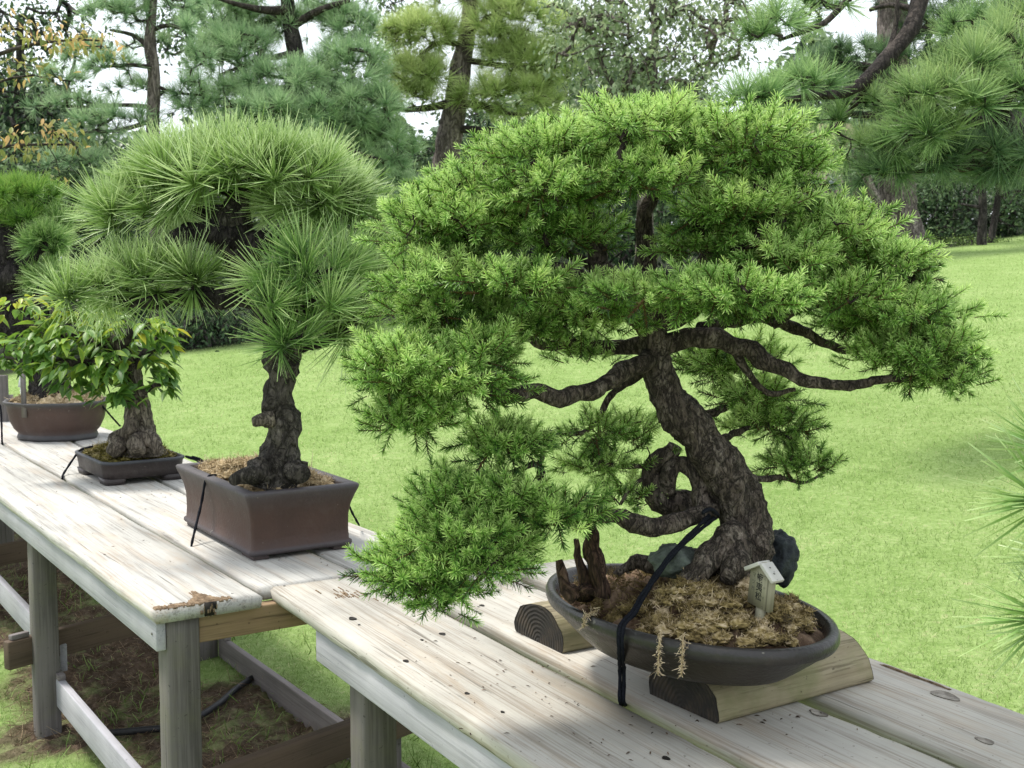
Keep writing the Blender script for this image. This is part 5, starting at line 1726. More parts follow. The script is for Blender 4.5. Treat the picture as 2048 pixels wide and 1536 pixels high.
# ---- hose on the earth under the left bench
hp = []
for px, py in ((205, 1476), (235, 1476), (290, 1474), (360, 1470), (430, 1440), (470, 1412), (510, 1390)):
    p = onz(px, py, 0.02)
    p[2] = float(ground_z(p[0], p[1])) + 0.018
    hp.append(p)
P, R = catmull(np.array(hp), np.full(len(hp), 0.011), 0.03)
V, F = tube(P, R, 10)
tag(link_mesh('hose', V, F, M['hose'], smooth=True), 'black rubber hose lying on the bare earth under the left bench', 'hose')

# ================================================================== garden behind
FT = [tuft_template(44, 6, 88, 0.040, 1) for k in range(5)]
FT_THIN = [tuft_template(54, 6, 86, 0.030, 1) for k in range(5)]


def gz(p):
    return float(ground_z(p[0], p[1]))


def far_trunk(parent, pts, Y0, mat, name='trunk', sides=16, to_ground=True):
    P, R = path(pts, Y0)
    if to_ground and P[0][2] > gz(P[0]):
        b = P[0].copy()
        b[2] = gz(b) - 0.1
        P = np.vstack([b, P])
        R = np.concatenate([[R[0] * 1.35], R])
    Pc, Rc = catmull(P, R, 0.12)
    V, F = tube(Pc, Rc, sides)
    n = len(Pc) * sides
    cen = np.repeat(Pc, sides, 0)
    off = np.array([0.10 * mnoise.fractal(Vector(v) * 6, 0.7, 2, 3) for v in V[:n]])
    V[:n] += (V[:n] - cen) * off[:, None]
    link_mesh(name, V, F, mat, parent, smooth=True)
    return list(Pc)


def garden_pine(name, label, trunk, Y0, limbs, pads, mat, size, bark, tw=0.006, per=1.0, templates=None, group='pines standing around the lawn', limb_bark_m=None, trunk_part=True):
    base = at(trunk[0][0], trunk[0][1], Y0 + trunk[0][2])
    base[2] = gz(base)
    t = thing(name, label, 'tree', base, 0, group)
    nodes = far_trunk(t, trunk, Y0, bark)
    nodes = nodes[len(nodes) // 3:]
    mb = MB()
    for l in limbs:
        P, R = path(l, Y0)
        Pc, Rc = catmull(P, R, 0.08)
        V, F = tube(Pc, Rc, 9)
        mb.add(V, F)
        nodes += list(Pc[1:])
    if limbs:
        mb.build('branch', limb_bark_m or M['bark_limb'], t, smooth=True)
    pine_tufts(t, [(a, b, c, d, Y0 + e, f, g) for (a, b, c, d, e, f, g) in pads], mat, nodes, size, per, limb_bark_m or M['bark_limb'], 'crown', 0.5, tw * 0.42, tw * 3.2, 0.16, templates or FT)
    return t


garden_pine('pine_tree', 'slender pale trunked pine with open whorled boughs behind the black pine bonsai', [(312, 420, 0, 15), (306, 260, 0, 13), (308, 150, 0, 12), (300, 90, 0, 12), (303, 40, 0, 9), (310, -20, 0, 6)], 15.0,
            [[(304, 60, 0, 5), (340, 50, 0, 4), (375, 65, -0.2, 2)], [(300, 95, 0, 6), (265, 70, 0.2, 4), (220, 60, 0, 2.5)], [(308, 135, 0, 5), (260, 130, -0.3, 4), (200, 135, 0, 2)], [(306, 215, 0, 5), (250, 210, 0.2, 4), (150, 215, 0, 2.5)], [(306, 170, 0, 4), (350, 185, 0, 3), (400, 190, 0, 2)], [(308, 240, 0, 5), (240, 260, -0.2, 4), (160, 265, 0, 2)]],
            [(230, 35, 80, 26, 0, 0.4, 34), (175, 110, 60, 22, 0, 0.3, 22), (225, 135, 60, 22, -0.2, 0.3, 20), (150, 215, 90, 20, 0, 0.35, 26), (230, 250, 110, 30, -0.2, 0.4, 40), (390, 115, 40, 25, 0, 0.3, 14), (380, 185, 50, 24, 0, 0.3, 18), (370, 60, 40, 22, 0, 0.3, 12), (250, -10, 90, 26, 0, 0.3, 30), (330, 10, 70, 26, 0.2, 0.3, 20), (120, 160, 60, 22, 0.2, 0.3, 18), (300, 90, 60, 20, 0.3, 0.3, 12), (270, 180, 70, 20, 0.2, 0.3, 16), (390, 215, 60, 24, 0.1, 0.3, 16), (150, 330, 90, 24, 0.2, 0.4, 26)],
            M['pine_teal'], 0.185, M['bark_far'], 0.007, 1.25)
garden_pine('pine_tree', 'broad bluish green pine with a dark trunk above the bonsai dome', [(592, 470, 0, 24), (588, 300, 0, 20), (586, 200, 0, 18), (592, 120, 0, 17), (582, 60, 0, 15), (575, 0, 0, 13), (570, -60, 0, 10)], 16.0,
            [[(580, 20, 0, 10), (530, 20, -0.3, 8), (480, 10, -0.5, 5), (430, -5, -0.6, 3)], [(580, 25, 0, 9), (520, 45, 0.2, 6), (480, 70, 0.2, 4)], [(588, 50, 0, 9), (640, 20, -0.2, 7), (700, 0, -0.2, 4)], [(590, 105, 0, 8), (550, 115, -0.3, 6), (520, 118, -0.4, 4), (440, 150, -0.5, 3)], [(592, 180, 0, 8), (660, 190, -0.4, 6), (730, 210, -0.6, 4)], [(590, 200, 0, 8), (520, 200, -0.5, 5), (450, 215, -0.6, 3)], [(592, 240, 0, 8), (680, 290, -0.4, 5), (760, 320, -0.5, 3)]],
            [(470, 110, 80, 50, -0.3, 0.4, 52), (560, 165, 100, 38, -0.5, 0.4, 46), (700, 150, 90, 60, -0.2, 0.5, 70), (620, 55, 90, 40, 0.3, 0.4, 36), (720, 225, 90, 48, -0.4, 0.4, 56), (480, 205, 110, 38, -0.4, 0.5, 56), (620, 255, 140, 45, -0.3, 0.5, 70), (760, 300, 70, 55, -0.2, 0.4, 40), (690, 330, 100, 50, 0, 0.5, 46), (440, 30, 80, 40, 0, 0.4, 44), (500, 60, 80, 30, 0.3, 0.3, 26), (430, 130, 60, 40, 0.2, 0.3, 26), (680, -10, 80, 30, 0.2, 0.3, 26), (540, -10, 120, 30, 0, 0.4, 34), (700, 60, 60, 40, 0.1, 0.4, 26), (560, 225, 110, 30, -0.9, 0.2, 26), (800, 390, 60, 40, 0.2, 0.4, 22)],
            M['pine_blue'], 0.235, M['bark_garden_dark'], 0.008, 1.6, templates=FT_THIN)
garden_pine('pine_tree', 'tall pine with leaning brown trunk and yellow green needles left of the spruce bonsai', [(880, 480, 0, 30), (890, 345, 0, 27), (900, 270, 0, 25), (912, 200, 0, 23), (922, 130, 0, 20), (932, 80, 0, 17), (940, 20, 0, 15), (948, -60, 0, 12)], 17.0,
            [[(905, 205, 0, 10), (860, 215, -0.2, 7), (810, 220, -0.3, 5)], [(915, 205, 0, 9), (965, 212, -0.2, 7), (1010, 225, -0.3, 4), (1060, 230, -0.3, 3)], [(902, 258, 0, 8), (960, 260, -0.2, 7), (1010, 265, -0.3, 5)], [(925, 90, 0, 7), (880, 85, -0.3, 5), (840, 110, -0.4, 3)], [(935, 70, 0, 7), (990, 30, -0.3, 5), (1050, 40, -0.4, 3)], [(930, 120, 0, 7), (1000, 130, -0.3, 5), (1090, 130, -0.4, 3)]],
            [(840, 70, 80, 40, -0.3, 0.35, 44), (1030, 45, 90, 50, -0.3, 0.4, 52), (835, 150, 70, 30, -0.3, 0.3, 34), (1090, 130, 80, 45, -0.3, 0.4, 46), (1010, 130, 70, 36, -0.1, 0.4, 28), (1020, 195, 110, 36, -0.3, 0.4, 46), (830, 195, 50, 28, -0.3, 0.3, 18), (940, -10, 120, 34, -0.2, 0.4, 40), (1120, 60, 40, 40, 0.1, 0.3, 16), (1000, 90, 60, 30, -0.2, 0.3, 18)],
            M['pine_yellow'], 0.25, M['bark_far'], 0.008, 2.1, templates=FT_THIN)
garden_pine('pine_tree', 'massive thick trunked pine rooted at the top edge of the lawn', [(1812, 505, 0, 58), (1805, 470, 0, 42), (1798, 420, 0, 36), (1794, 370, 0, 35), (1790, 250, 0, 34), (1786, 100, 0, 31), (1784, -80, 0, 28)], 21.0,
            [[(1790, 150, 0, 12), (1700, 130, 0, 8), (1640, 150, 0, 5)], [(1788, 60, 0, 12), (1860, 60, 0, 8), (1930, 50, 0, 5)], [(1790, 230, 0, 10), (1720, 230, 0, 7), (1650, 220, 0, 4)]],
            [(1720, 120, 110, 30, 0, 0.9, 90), (1880, 60, 100, 40, 0, 0.9, 90), (1700, 200, 120, 30, 0, 0.8, 70), (1900, 130, 90, 30, 0.2, 0.7, 50), (1640, 150, 60, 24, 0.3, 0.6, 34), (1850, -10, 120, 40, 0, 0.8, 60), (1990, 40, 70, 50, 0.3, 0.8, 50)],
            M['pine_deep'], 0.27, M['bark_far'], 0.016, templates=FT)

# overhanging boughs from a pine standing outside the frame on the right
OB = at(2300, 420, 7.2)
OB[2] = gz(OB)
over = thing('pine_tree', 'old pine reaching in from the right with bent limbs over the lawn', 'tree', OB, 0, 'pines standing around the lawn')
trunk = [(2250, 620, 0.1, 62), (2220, 430, 0.1, 55), (2150, 330, 0.0, 50), (2040, 300, -0.2, 48), (2000, 250, -0.2, 44), (1985, 190, -0.1, 36), (2010, 110, 0.0, 30), (2060, 20, 0, 24), (2080, -80, 0, 18)]
nodes = far_trunk(over, trunk, 7.2, M['bark_garden_dark'], sides=22)
OL = [[(2080, -80, 0, 22), (1960, -130, 0, 20), (1870, -90, 0, 19), (1840, 0, -0.1, 17), (1820, 60, -0.2, 16), (1770, 120, -0.3, 15), (1730, 160, -0.4, 13), (1690, 185, -0.5, 10), (1610, 195, -0.6, 7), (1530, 210, -0.7, 5), (1470, 225, -0.7, 3)],
      [(1750, 140, -0.35, 8), (1722, 190, -0.35, 7), (1705, 215, -0.3, 6), (1670, 255, -0.3, 5), (1620, 290, -0.3, 4), (1570, 300, -0.3, 3)],
      [(1870, -90, 0, 12), (1760, -60, -0.1, 9), (1690, 5, -0.2, 7), (1650, 45, -0.3, 6), (1600, 65, -0.4, 5), (1560, 80, -0.4, 3)],
      [(1840, 20, 0, 8), (1780, 10, 0.1, 5), (1740, 20, 0.2, 4)],
      [(2000, 250, -0.2, 18), (1930, 240, -0.4, 10), (1900, 230, -0.5, 7), (1860, 260, -0.6, 5), (1820, 272, -0.6, 3)],
      [(1990, 200, -0.2, 16), (1940, 150, -0.4, 9), (1900, 130, -0.5, 6)],
      [(2040, 310, -0.2, 20), (1960, 330, -0.3, 10), (1880, 340, -0.4, 6), (1800, 345, -0.4, 4)],
      [(2000, 240, -0.2, 12), (2030, 180, -0.5, 7), (2050, 140, -0.6, 5)],
      [(1770, 120, -0.3, 7), (1790, 60, -0.2, 5), (1795, 0, -0.2, 4)]]
mb = MB()
for l in OL:
    P, R = path(l, 7.2)
    Pc, Rc = catmull(P, R, 0.05)
    V, F = tube(Pc, Rc, 10)
    n = len(Pc) * 10
    off = np.array([0.16 * mnoise.fractal(Vector(v) * 14, 0.7, 2, 3) for v in V[:n]])
    V[:n] += (V[:n] - np.repeat(Pc, 10, 0)) * off[:, None]
    mb.add(V, F)
    nodes += list(Pc[2:])
mb.build('branch', M['bark_limb'], over, smooth=True)
pads = [(1560, 45, 50, 22, -0.4, 0.2, 15), (1510, 75, 25, 20, -0.4, 0.15, 7), (1500, 200, 60, 20, -0.7, 0.25, 20), (1600, 175, 60, 22, -0.6, 0.25, 18), (1570, 285, 60, 22, -0.3, 0.25, 20), (1650, 250, 40, 20, -0.3, 0.2, 9), (1740, 300, 90, 30, -0.2, 0.4, 26),
        (1650, 15, 70, 20, -0.2, 0.3, 16), (1720, 220, 60, 26, -0.2, 0.3, 14)]
pine_tufts(over, [(a, b, c, d, 7.2 + e, f, g) for (a, b, c, d, e, f, g) in pads], M['pine_limb'], nodes, 0.155, 1.0, M['bark_limb'], 'crown', 0.5, 0.003, 0.014, 0.08, FT_THIN)
pads = [(1920, 150, 70, 40, -0.5, 0.3, 34), (1850, 200, 70, 36, -0.6, 0.3, 30), (1990, 110, 60, 40, -0.4, 0.3, 24), (1850, 260, 60, 24, -0.6, 0.3, 22), (2030, 190, 40, 40, -0.6, 0.2, 14), (1940, 205, 50, 20, -0.7, 0.2, 12), (2040, 60, 50, 40, -0.2, 0.3, 16), (1940, 60, 60, 30, 0.2, 0.3, 14)]
pine_tufts(over, [(a, b, c, d, 7.2 + e, f, g) for (a, b, c, d, e, f, g) in pads], M['pine_limb'], nodes, 0.175, 1.0, M['bark_limb'], 'crown', 0.5, 0.003, 0.014, 0.08, FT_THIN)
pads = [(1850, 325, 110, 26, -0.3, 0.4, 34), (1960, 315, 90, 26, -0.4, 0.4, 30), (1760, 350, 60, 20, -0.3, 0.3, 14), (2030, 300, 40, 30, -0.4, 0.3, 10), (1990, 340, 60, 16, -0.3, 0.3, 12)]
pine_tufts(over, [(a, b, c, d, 7.2 + e, f, g) for (a, b, c, d, e, f, g) in pads], M['pine_deep'], nodes, 0.165, 1.0, M['bark_limb'], 'crown', 0.4, 0.003, 0.014, 0.08, FT_THIN)

LEAF_S = [leaf_template('small')]
LEAF_L = [leaf_template('long')]


def broadleaf(name, label, cat, pads, mat, leaf, trunk=None, Y0=None, bark=None, limbs=(), tmpl=None, kper=16, spread=0.16, base=None, group=None, droop=0.35, r0=0.006, part='crown', step=0.3):
    if trunk:
        b = at(trunk[0][0], trunk[0][1], Y0 + trunk[0][2])
    else:
        b = at(pads[0][0], pads[0][1], pads[0][4])
    b[2] = gz(b)
    t = thing(name, label, cat, b, 0, group)
    nodes = []
    if trunk:
        nodes = far_trunk(t, trunk, Y0, bark)
        nodes = nodes[len(nodes) // 3:]
        mb = MB()
        for l in limbs:
            P, R = path(l, Y0)
            Pc, Rc = catmull(P, R, 0.1)
            V, F = tube(Pc, Rc, 8)
            mb.add(V, F)
            nodes += list(Pc[1:])
        if limbs:
            mb.build('branch', bark, t, smooth=True)
    else:
        mb = MB()
        for k in range(5):
            a = k * 1.257
            top = at(pads[k % len(pads)][0], pads[k % len(pads)][1], pads[k % len(pads)][4])
            P = np.array([b + [0.1 * math.cos(a), 0.1 * math.sin(a), -0.05], (b + top) / 2 + [0.1 * math.cos(a), 0.1 * math.sin(a), 0], top])
            Pc, Rc = catmull(P, [0.035, 0.025, 0.01], 0.2)
            V, F = tube(Pc, Rc, 7)
            mb.add(V, F)
            nodes += list(Pc[1:])
        mb.build('stem', bark or M['bark_garden_dark'], t, smooth=True)
    C, N = [], []
    for pd in pads:
        p, nn = pad_points(pd[:6], pd[6], 0.35, 0.25)
        C.append(p)
        N.append(nn)
    C, N = np.concatenate(C), np.concatenate(N)
    V, F = twigs(np.array(nodes), C, step, r0, r0 * 6, 0.2)
    tw = (V, F)
    n = len(C) * kper
    off = rng.normal(0, 1, (n, 3)) * spread * np.array([1, 1, 0.6])
    O = np.repeat(C, kper, 0) + off
    Nb = np.repeat(N, kper, 0)
    Z = norm(Nb * 0.5 + rng.normal(0, 0.7, (n, 3)) + [0, 0, -droop])
    XH = np.tile([0, 0, 1.0], (n, 1)) + rng.normal(0, 0.5, (n, 3))
    S = leaf * rng.uniform(0.6, 1.2, n)
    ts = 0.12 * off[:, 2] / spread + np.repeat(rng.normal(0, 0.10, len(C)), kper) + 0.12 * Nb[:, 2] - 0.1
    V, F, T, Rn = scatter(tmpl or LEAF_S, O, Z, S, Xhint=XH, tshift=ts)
    link_mesh(part, V, [F], mat, t, tint=T, rnd=Rn, twig=tw, twig_mat=bark or M['bark_garden_dark'])
    return t


def P_(l, Y, dz):
    return [(a, b, c, d, Y + e, dz, g) for (a, b, c, d, e, g) in l]


broadleaf('broadleaf_tree', 'airy pale leaved broadleaf tree rising above the top of the spruce bonsai', 'tree',
          P_([(1190, 90, 100, 70, 0, 95), (1330, 150, 110, 60, 0, 95), (1300, 50, 110, 60, 0.3, 85), (1440, 90, 60, 60, 0.2, 45), (1250, 200, 110, 40, 0, 55), (1160, 0, 90, 40, 0, 45), (1400, -10, 100, 30, 0.2, 40), (1390, 215, 60, 30, 0, 24), (1480, 30, 40, 40, 0.2, 18)], 15.0, 0.9),
          M['leaf_pale'], 0.085, [(1290, 480, 0, 18), (1290, 330, 0, 14), (1300, 180, 0, 10), (1310, 60, 0, 7), (1300, -40, 0, 5)], 15.0, M['bark_far'],
          [[(1295, 260, 0, 7), (1220, 160, 0, 5), (1180, 60, 0, 3)], [(1300, 200, 0, 7), (1370, 190, 0, 5), (1430, 130, 0.2, 3)], [(1300, 250, 0, 6), (1380, 215, 0, 5), (1440, 60, 0.2, 3)]], spread=0.15, kper=15)
broadleaf('autumn_tree', 'small tree with drooping orange tinged leaves hanging in from the left edge', 'tree',
          P_([(135, 85, 70, 12, 0, 20), (40, 70, 50, 16, 0, 9), (60, 150, 50, 26, 0.1, 9), (110, 275, 40, 14, 0, 14), (40, 290, 30, 12, 0, 9), (190, 85, 25, 10, 0, 7), (-60, 150, 40, 120, 0.2, 14), (112, 360, 10, 6, 0, 2)], 6.2, 0.22),
          M['leaf_orange'], 0.046, [(-150, 700, 0.2, 26), (-160, 400, 0.2, 22), (-120, 200, 0.2, 16), (-80, 60, 0.2, 8)], 6.2, M['bark_limb'],
          [[(-130, 240, 0.2, 7), (-40, 130, 0.1, 5), (60, 90, 0, 3.5), (150, 80, 0, 2), (210, 82, 0, 1.2)], [(-150, 380, 0.2, 7), (-60, 310, 0.1, 5), (40, 290, 0, 3), (150, 290, 0, 1.5)], [(-130, 260, 0.2, 5), (-20, 170, 0.1, 3), (70, 150, 0.1, 2)]],
          tmpl=LEAF_L, kper=6, spread=0.055, droop=0.75, r0=0.0016, step=0.1)
broadleaf('broadleaf_tree', 'dark loose leaved tree filling the far upper left corner against the sky', 'tree',
          P_([(40, 180, 110, 60, 0, 60), (90, 230, 80, 40, 0, 34), (20, 60, 80, 60, 0, 40), (130, 60, 60, 50, 0.2, 22), (40, 320, 110, 40, 0, 40), (340, 20, 60, 30, 0.4, 16), (360, 100, 50, 40, 0.4, 16)], 17.0, 1.0),
          M['leaf_dark'], 0.10, [(30, 560, 0, 18), (30, 330, 0, 14), (40, 180, 0, 10), (40, 40, 0, 6)], 17.0, M['bark_garden_dark'],
          [[(35, 240, 0, 6), (110, 200, 0, 4), (150, 120, 0.2, 3), (130, 60, 0.2, 2)], [(35, 220, 0, 6), (-30, 150, 0, 4)]], spread=0.2, kper=15)

# shrubs and evergreens beyond the lawn edge; each its own thing
SH = [
    ('evergreen_shrub', 'low dark shrub at the left end of the lawn edge behind the black pine trunk', [(400, 665, 70, 40, 0, 70), (330, 670, 50, 34, 0.2, 40), (455, 640, 50, 30, 0.3, 36)], 14.5, 0.5, 'leaf_dark', 0.06),
    ('evergreen_shrub', 'rounded mid green shrub under the black pine boughs at the lawn edge', [(560, 640, 80, 45, 0, 70), (640, 610, 70, 45, 0.2, 55)], 16.0, 0.6, 'leaf_mid', 0.07),
    ('evergreen_tree', 'dense deep green evergreen behind the small pines at far left', [(70, 400, 130, 90, 0, 110), (200, 420, 120, 80, 0.3, 90), (120, 530, 140, 80, 0, 90), (260, 560, 110, 80, 0, 70), (-60, 470, 100, 120, 0, 60)], 15.5, 1.0, 'leaf_dark', 0.11),
    ('evergreen_tree', 'bluish evergreen seen between the black pine trunk and its left boughs', [(380, 500, 90, 90, 0, 70), (430, 560, 90, 80, 0, 60), (330, 600, 80, 60, 0, 40)], 17.0, 0.9, 'leaf_mid', 0.10),
    ('evergreen_tree', 'soft grey green evergreen between the two large bonsai', [(700, 430, 120, 80, 0, 80), (780, 500, 110, 80, 0, 80), (720, 560, 110, 60, 0, 60), (840, 420, 80, 80, 0.4, 50), (620, 500, 90, 80, 0.2, 50)], 18.0, 1.0, 'leaf_mid', 0.12),
    ('evergreen_tree', 'dark evergreen behind the left half of the spruce crown', [(950, 430, 120, 100, 0, 90), (1060, 400, 110, 90, 0.3, 70), (1000, 520, 130, 60, 0, 70)], 20.0, 1.1, 'leaf_dark', 0.13),
    ('evergreen_tree', 'dark evergreen glimpsed through gaps in the centre of the spruce crown', [(1200, 420, 120, 90, 0, 80), (1330, 430, 120, 90, 0.3, 80), (1260, 490, 140, 40, 0, 60)], 21.0, 1.1, 'leaf_dark', 0.13),
    ('evergreen_tree', 'dark evergreen behind the right shoulder of the spruce crown', [(1470, 400, 110, 90, 0, 80), (1570, 420, 90, 80, 0.3, 60), (1600, 480, 90, 30, 0, 40)], 22.0, 1.1, 'leaf_dark', 0.13),
    ('evergreen_shrub', 'dark glossy shrub directly right of the massive pine trunk', [(1870, 430, 55, 50, 0, 90), (1900, 380, 60, 40, 0.3, 60), (1850, 390, 30, 50, 0.5, 30), (1880, 470, 50, 22, -0.3, 40)], 24.0, 0.8, 'leaf_dark', 0.10),
    ('flowering_shrub', 'silvery pale shrub between the massive pine and the two dark trunks', [(1925, 430, 36, 36, 0, 70), (1940, 395, 30, 24, 0.3, 30), (1915, 462, 40, 18, 0, 34)], 24.5, 0.6, 'leaf_grey', 0.09),
    ('evergreen_shrub', 'shadowy dark shrub at the right frame edge behind the twin trunks', [(2020, 430, 50, 60, 0, 90), (2050, 380, 50, 50, 0.3, 60), (1990, 460, 30, 30, 0, 30)], 24.5, 0.8, 'leaf_dark', 0.10),
    ('evergreen_shrub', 'mid green shrub behind the forked grey trunk left of the massive pine', [(1690, 430, 50, 50, 0, 70), (1740, 460, 40, 36, -0.2, 40), (1640, 440, 40, 40, 0.2, 34)], 24.0, 0.7, 'leaf_dark', 0.10),
    ('evergreen_shrub', 'green crown filling the gap above the forked grey trunk', [(1700, 350, 70, 36, 0, 60), (1760, 330, 60, 40, 0.3, 50)], 25.0, 0.8, 'leaf_mid', 0.10),
]
for nm, lab, pads, Y, dz, mt, lf in SH:
    broadleaf(nm, lab, 'shrub' if 'shrub' in nm else 'tree', P_(pads, Y, dz), M[mt], lf, kper=16, spread=0.20, step=0.3, group='shrubs and evergreens beyond the lawn')
broadleaf('hedge', 'low clipped hedge along the top edge of the lawn', 'hedge', P_([(1870, 492, 30, 9, 0, 30), (1925, 490, 34, 11, 0, 44), (1975, 492, 30, 9, 0.2, 30), (2035, 496, 40, 7, 0.2, 34)], 22.6, 0.5), M['hedge'], 0.05, kper=20, spread=0.12)
broadleaf('clipped_bush', 'small round clipped bush at the foot of the massive pine trunk', 'bush', P_([(1846, 490, 17, 15, 0, 40)], 21.4, 0.16), M['hedge'], 0.05, kper=18, spread=0.07)
# further trees
FAR = [
    ('broadleaf_tree', 'far grey green tree behind the twin dark trunks at right', [(1960, 330, 90, 50, 0, 60), (2030, 320, 70, 60, 0, 60), (1900, 330, 60, 40, 0, 34), (1990, 270, 90, 40, 0, 34)], 30, 1.4, 'leaf_mid', 0.17),
    ('broadleaf_tree', 'far tree showing as pale foliage between the overhanging limbs', [(1680, 270, 90, 50, 0, 44), (1600, 330, 90, 50, 0, 50), (1740, 240, 70, 40, 0, 26)], 30, 1.4, 'leaf_mid', 0.17),
    ('broadleaf_tree', 'far dark tree behind the tall leaning pine trunk', [(1000, 330, 120, 50, 0, 60), (880, 330, 110, 50, 0, 44), (960, 250, 80, 40, 0, 24)], 30, 1.4, 'leaf_dark', 0.17),
    ('broadleaf_tree', 'far dark tree behind the broad bluish pine', [(560, 360, 150, 60, 0, 70), (700, 380, 120, 50, 0, 50), (440, 370, 100, 60, 0, 44), (620, 290, 120, 40, 0, 34)], 28, 1.4, 'leaf_dark', 0.17),
    ('broadleaf_tree', 'far dark tree behind the slender pale trunked pine', [(240, 350, 150, 50, 0, 60), (100, 340, 110, 50, 0, 44), (350, 330, 90, 50, 0, 30)], 28, 1.4, 'leaf_dark', 0.17),
    ('broadleaf_tree', 'far tree behind the broad bluish pine reaching the top of the photo', [(440, 70, 80, 60, 0, 30), (760, 40, 80, 60, 0, 36), (800, 150, 60, 80, 0, 30)], 26, 1.3, 'leaf_mid', 0.15),
]
for nm, lab, pads, Y, dz, mt, lf in FAR:
    broadleaf(nm, lab, 'tree', P_(pads, Y, dz), M[mt], lf, kper=18, spread=0.32, step=0.5, group='far trees behind the garden')

def far_wood():
    n = 52000
    th = rng.uniform(-math.radians(34), math.radians(34), n)
    r_ = rng.uniform(34, 44, n)
    x, y = r_ * np.sin(th), r_ * np.cos(th)
    g = ground_z(x, y)
    hh = np.array([5.2 + 2.6 * mnoise.noise(Vector((t * 9, 0, 0))) + 1.3 * mnoise.noise(Vector((t * 31, 2, 0))) for t in th])
    cl = np.array([mnoise.noise(Vector((a * 0.55, b * 0.3, t * 60))) for a, b, t in zip(x, y, th)])
    z = g + hh * rng.uniform(0, 1, n) ** 0.8 - 0.1
    O = np.stack([x, y, z], 1)
    V, F, T, Rn = scatter(LEAF_S, O, norm(rng.normal(0, 1, (n, 3)) + [0, -0.3, -0.2]), rng.uniform(0.25, 0.5, n), Xhint=np.tile([0, -0.4, 1.0], (n, 1)) + rng.normal(0, 0.5, (n, 3)), tshift=0.5 * cl - 0.15)
    tag(link_mesh('far_wood', V, [F], M['leaf_mid'], None, tint=T, rnd=Rn), 'massed foliage of the far wood closing the view behind the garden trees', 'wood', kind='stuff')


far_wood()

# trunks at right
def small_tree(label, trunk, limbs, Y0, pads, mt, lf, bark, name='broadleaf_tree'):
    broadleaf(name, label, 'tree', P_(pads, Y0, 0.7), M[mt], lf, trunk, Y0, bark, limbs, kper=15, spread=0.2)


small_tree('forked grey trunked tree leaning beside the massive pine', [(1765, 500, 0, 15), (1758, 460, 0, 14), (1752, 435, 0, 13), (1758, 410, 0, 11), (1742, 380, 0, 10), (1732, 345, 0, 9), (1735, 300, 0, 6)], [[(1752, 438, 0, 9), (1735, 415, 0, 8), (1715, 390, 0, 7), (1702, 360, 0, 5)]], 20.0, [(1720, 320, 60, 22, 0, 30), (1760, 300, 50, 20, 0, 22)], 'leaf_mid', 0.09, M['bark_far'])
small_tree('straight dark trunk standing at the right end of the hedge', [(1962, 502, 0, 11), (1964, 460, 0, 9), (1966, 420, 0, 8), (1964, 380, 0, 7.5), (1955, 350, 0, 6), (1948, 330, 0, 4)], [[(1960, 415, 0, 4), (1940, 412, 0, 3), (1922, 408, 0, 2)], [(1964, 370, 0, 4), (1985, 340, 0, 3)]], 22.2, [(1960, 335, 50, 20, 0, 30)], 'leaf_dark', 0.09, M['bark_garden_dark'])
small_tree('thin leaning dark trunk beside the straight one near the hedge', [(1980, 500, 0, 8), (1986, 460, 0, 7), (1994, 410, 0, 6.5), (1998, 370, 0, 6), (2002, 330, 0, 5)], [[(1996, 395, 0, 4), (2020, 385, 0, 3), (2048, 380, 0, 2)]], 22.6, [(2010, 340, 50, 24, 0, 36), (2040, 390, 36, 20, 0, 20)], 'leaf_dark', 0.09, M['bark_garden_dark'])

# garden building glimpsed at the right
BB = at(1645, 440, 27.0)
bz = gz(BB)
bld = thing('garden_building', 'small plastered garden building glimpsed above the right shoulder of the spruce', 'building', (BB[0], BB[1], bz))
s = 27.0 / FPX
zt = at(1645, 300, 27.0)[2] - bz
MB().box(-0.62, 0.62, 0, 2.0, -0.3, zt).build('wall', M['wall'], bld, local=True)
zw0, zw1 = at(1660, 378, 27)[2] - bz, at(1660, 352, 27)[2] - bz
xw = at(1664, 365, 27)[0] - BB[0]
wf = MB().box(xw - 0.10, xw + 0.08, -0.05, -0.002, zw0 - 0.04, zw1 + 0.04).build('window', M['trim'], bld, local=True)
for k in (0, 1):
    MB().box(xw - 0.08 + k * 0.075, xw - 0.015 + k * 0.075, -0.058, -0.052, zw0, zw1).build('pane', M['glass'], wf, local=True)
zl = at(1645, 392, 27)[2] - bz
mb = MB()
mb.add([(-1.3, -0.9, zl - 0.35), (0.8, -0.9, zl - 0.35), (0.75, -0.02, zl), (-1.2, -0.02, zl), (-1.3, -0.9, zl - 0.42), (0.8, -0.9, zl - 0.42), (0.75, -0.02, zl - 0.08), (-1.2, -0.02, zl - 0.08)], [[(0, 1, 2, 3), (7, 6, 5, 4), (0, 4, 5, 1), (1, 5, 6, 2), (3, 7, 4, 0), (2, 6, 7, 3)]])
mb.build('lean_to_roof', M['roof'], bld, local=True)
mb = MB()
mb.add([(-0.85, -0.3, zt), (0.85, -0.3, zt), (0.85, 2.3, zt), (-0.85, 2.3, zt), (-0.85, 1.0, zt + 0.7), (0.85, 1.0, zt + 0.7)], [[(0, 1, 5, 4), (2, 3, 4, 5), (3, 2, 1, 0)], [(1, 2, 5), (3, 0, 4)]])
mb.build('roof', M['roof'], bld, local=True)

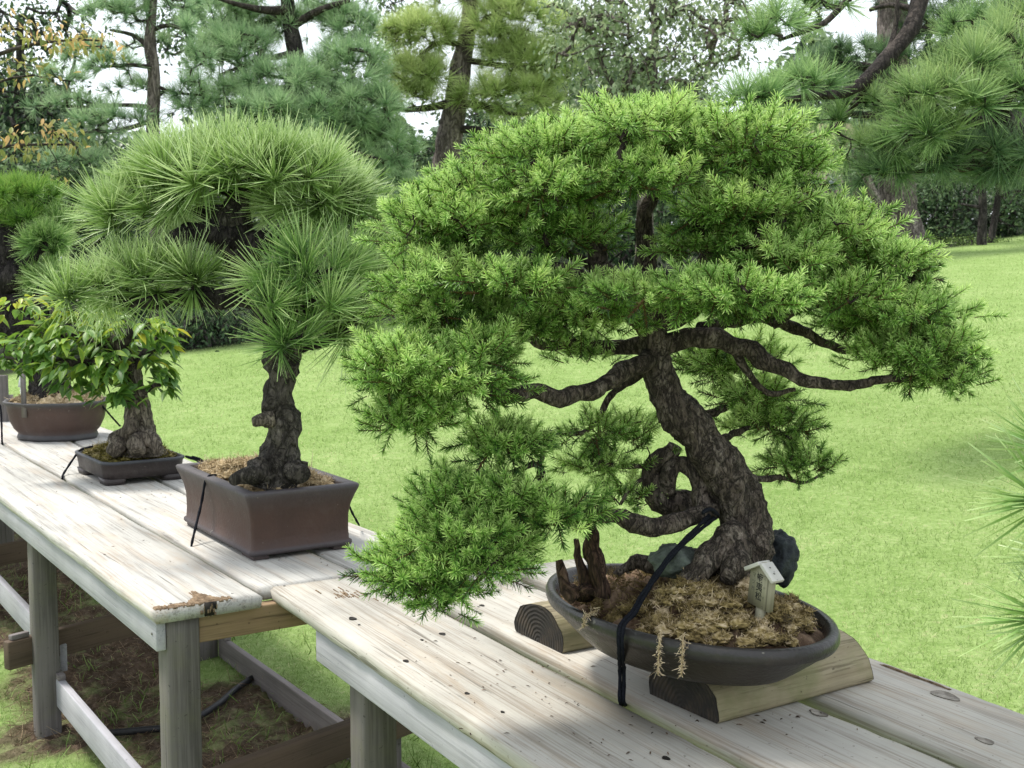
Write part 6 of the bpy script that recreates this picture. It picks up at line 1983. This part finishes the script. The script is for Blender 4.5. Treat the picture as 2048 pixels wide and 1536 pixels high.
# ================================================================== light
SUN_AZ = math.radians(-72)      # high, from the left
SUN_EL = math.radians(62)
w = bpy.data.worlds.new('World')
sc.world = w
w.use_nodes = True
nt = w.node_tree
nt.nodes.clear()
out = nt.nodes.new('ShaderNodeOutputWorld')
bg = nt.nodes.new('ShaderNodeBackground')
sky = nt.nodes.new('ShaderNodeTexSky')
sky.sky_type = 'NISHITA'
sky.sun_disc = False
sky.sun_elevation = SUN_EL
sky.sun_rotation = SUN_AZ
sky.air_density = 1.0
sky.dust_density = 4.0
sky.ozone_density = 1.0
# thin high cloud: the blue is veiled towards white
tc = nt.nodes.new('ShaderNodeTexCoord')
cn = nt.nodes.new('ShaderNodeTexNoise')
cn.inputs['Scale'].default_value = 2.2
cn.inputs['Detail'].default_value = 5
nt.links.new(tc.outputs['Generated'], cn.inputs['Vector'])
cr = ramp(nt, [(0.35, (0.62,) * 3), (0.65, (0.86,) * 3)])
nt.links.new(cn.outputs['Fac'], cr.inputs[0])
veil = mixc(nt, cr.outputs[0], sky.outputs[0], (16.6, 17.5, 18.5))
nt.links.new(veil, bg.inputs[0])
bg.inputs[1].default_value = 0.105
nt.links.new(bg.outputs[0], out.inputs[0])

sl_ = bpy.data.lights.new('sun', 'SUN')
sl_.energy = 5.0
sl_.angle = math.radians(10)
sl_.color = (1.0, 0.95, 0.86)
so = bpy.data.objects.new('sun', sl_)
COL.objects.link(so)
d = Vector((math.sin(SUN_AZ) * math.cos(SUN_EL), math.cos(SUN_AZ) * math.cos(SUN_EL), math.sin(SUN_EL)))
so.rotation_euler = d.to_track_quat('Z', 'Y').to_euler()

cam = bpy.data.cameras.new('camera')
cam.sensor_width = 36
cam.lens = 36 * FPX / 2048
cam.clip_start = 0.05
cam.clip_end = 600
cam.dof.use_dof = True
cam.dof.focus_distance = 2.3
cam.dof.aperture_fstop = 18.0
co = bpy.data.objects.new('camera', cam)
COL.objects.link(co)
co.location = (0, 0, EYE)
co.rotation_euler = (math.pi / 2 - PITCH, 0, 0)
sc.camera = co
sc.view_settings.view_transform = 'Standard'
sc.view_settings.look = 'None'
sc.view_settings.exposure = 0
sc.view_settings.gamma = 1
sc.cycles.max_bounces = 4
sc.cycles.diffuse_bounces = 2
sc.cycles.glossy_bounces = 2
sc.cycles.use_light_tree = False
sc.cycles.use_adaptive_sampling = True
sc.cycles.adaptive_threshold = 0.02
sc.cycles.transmission_bounces = 3
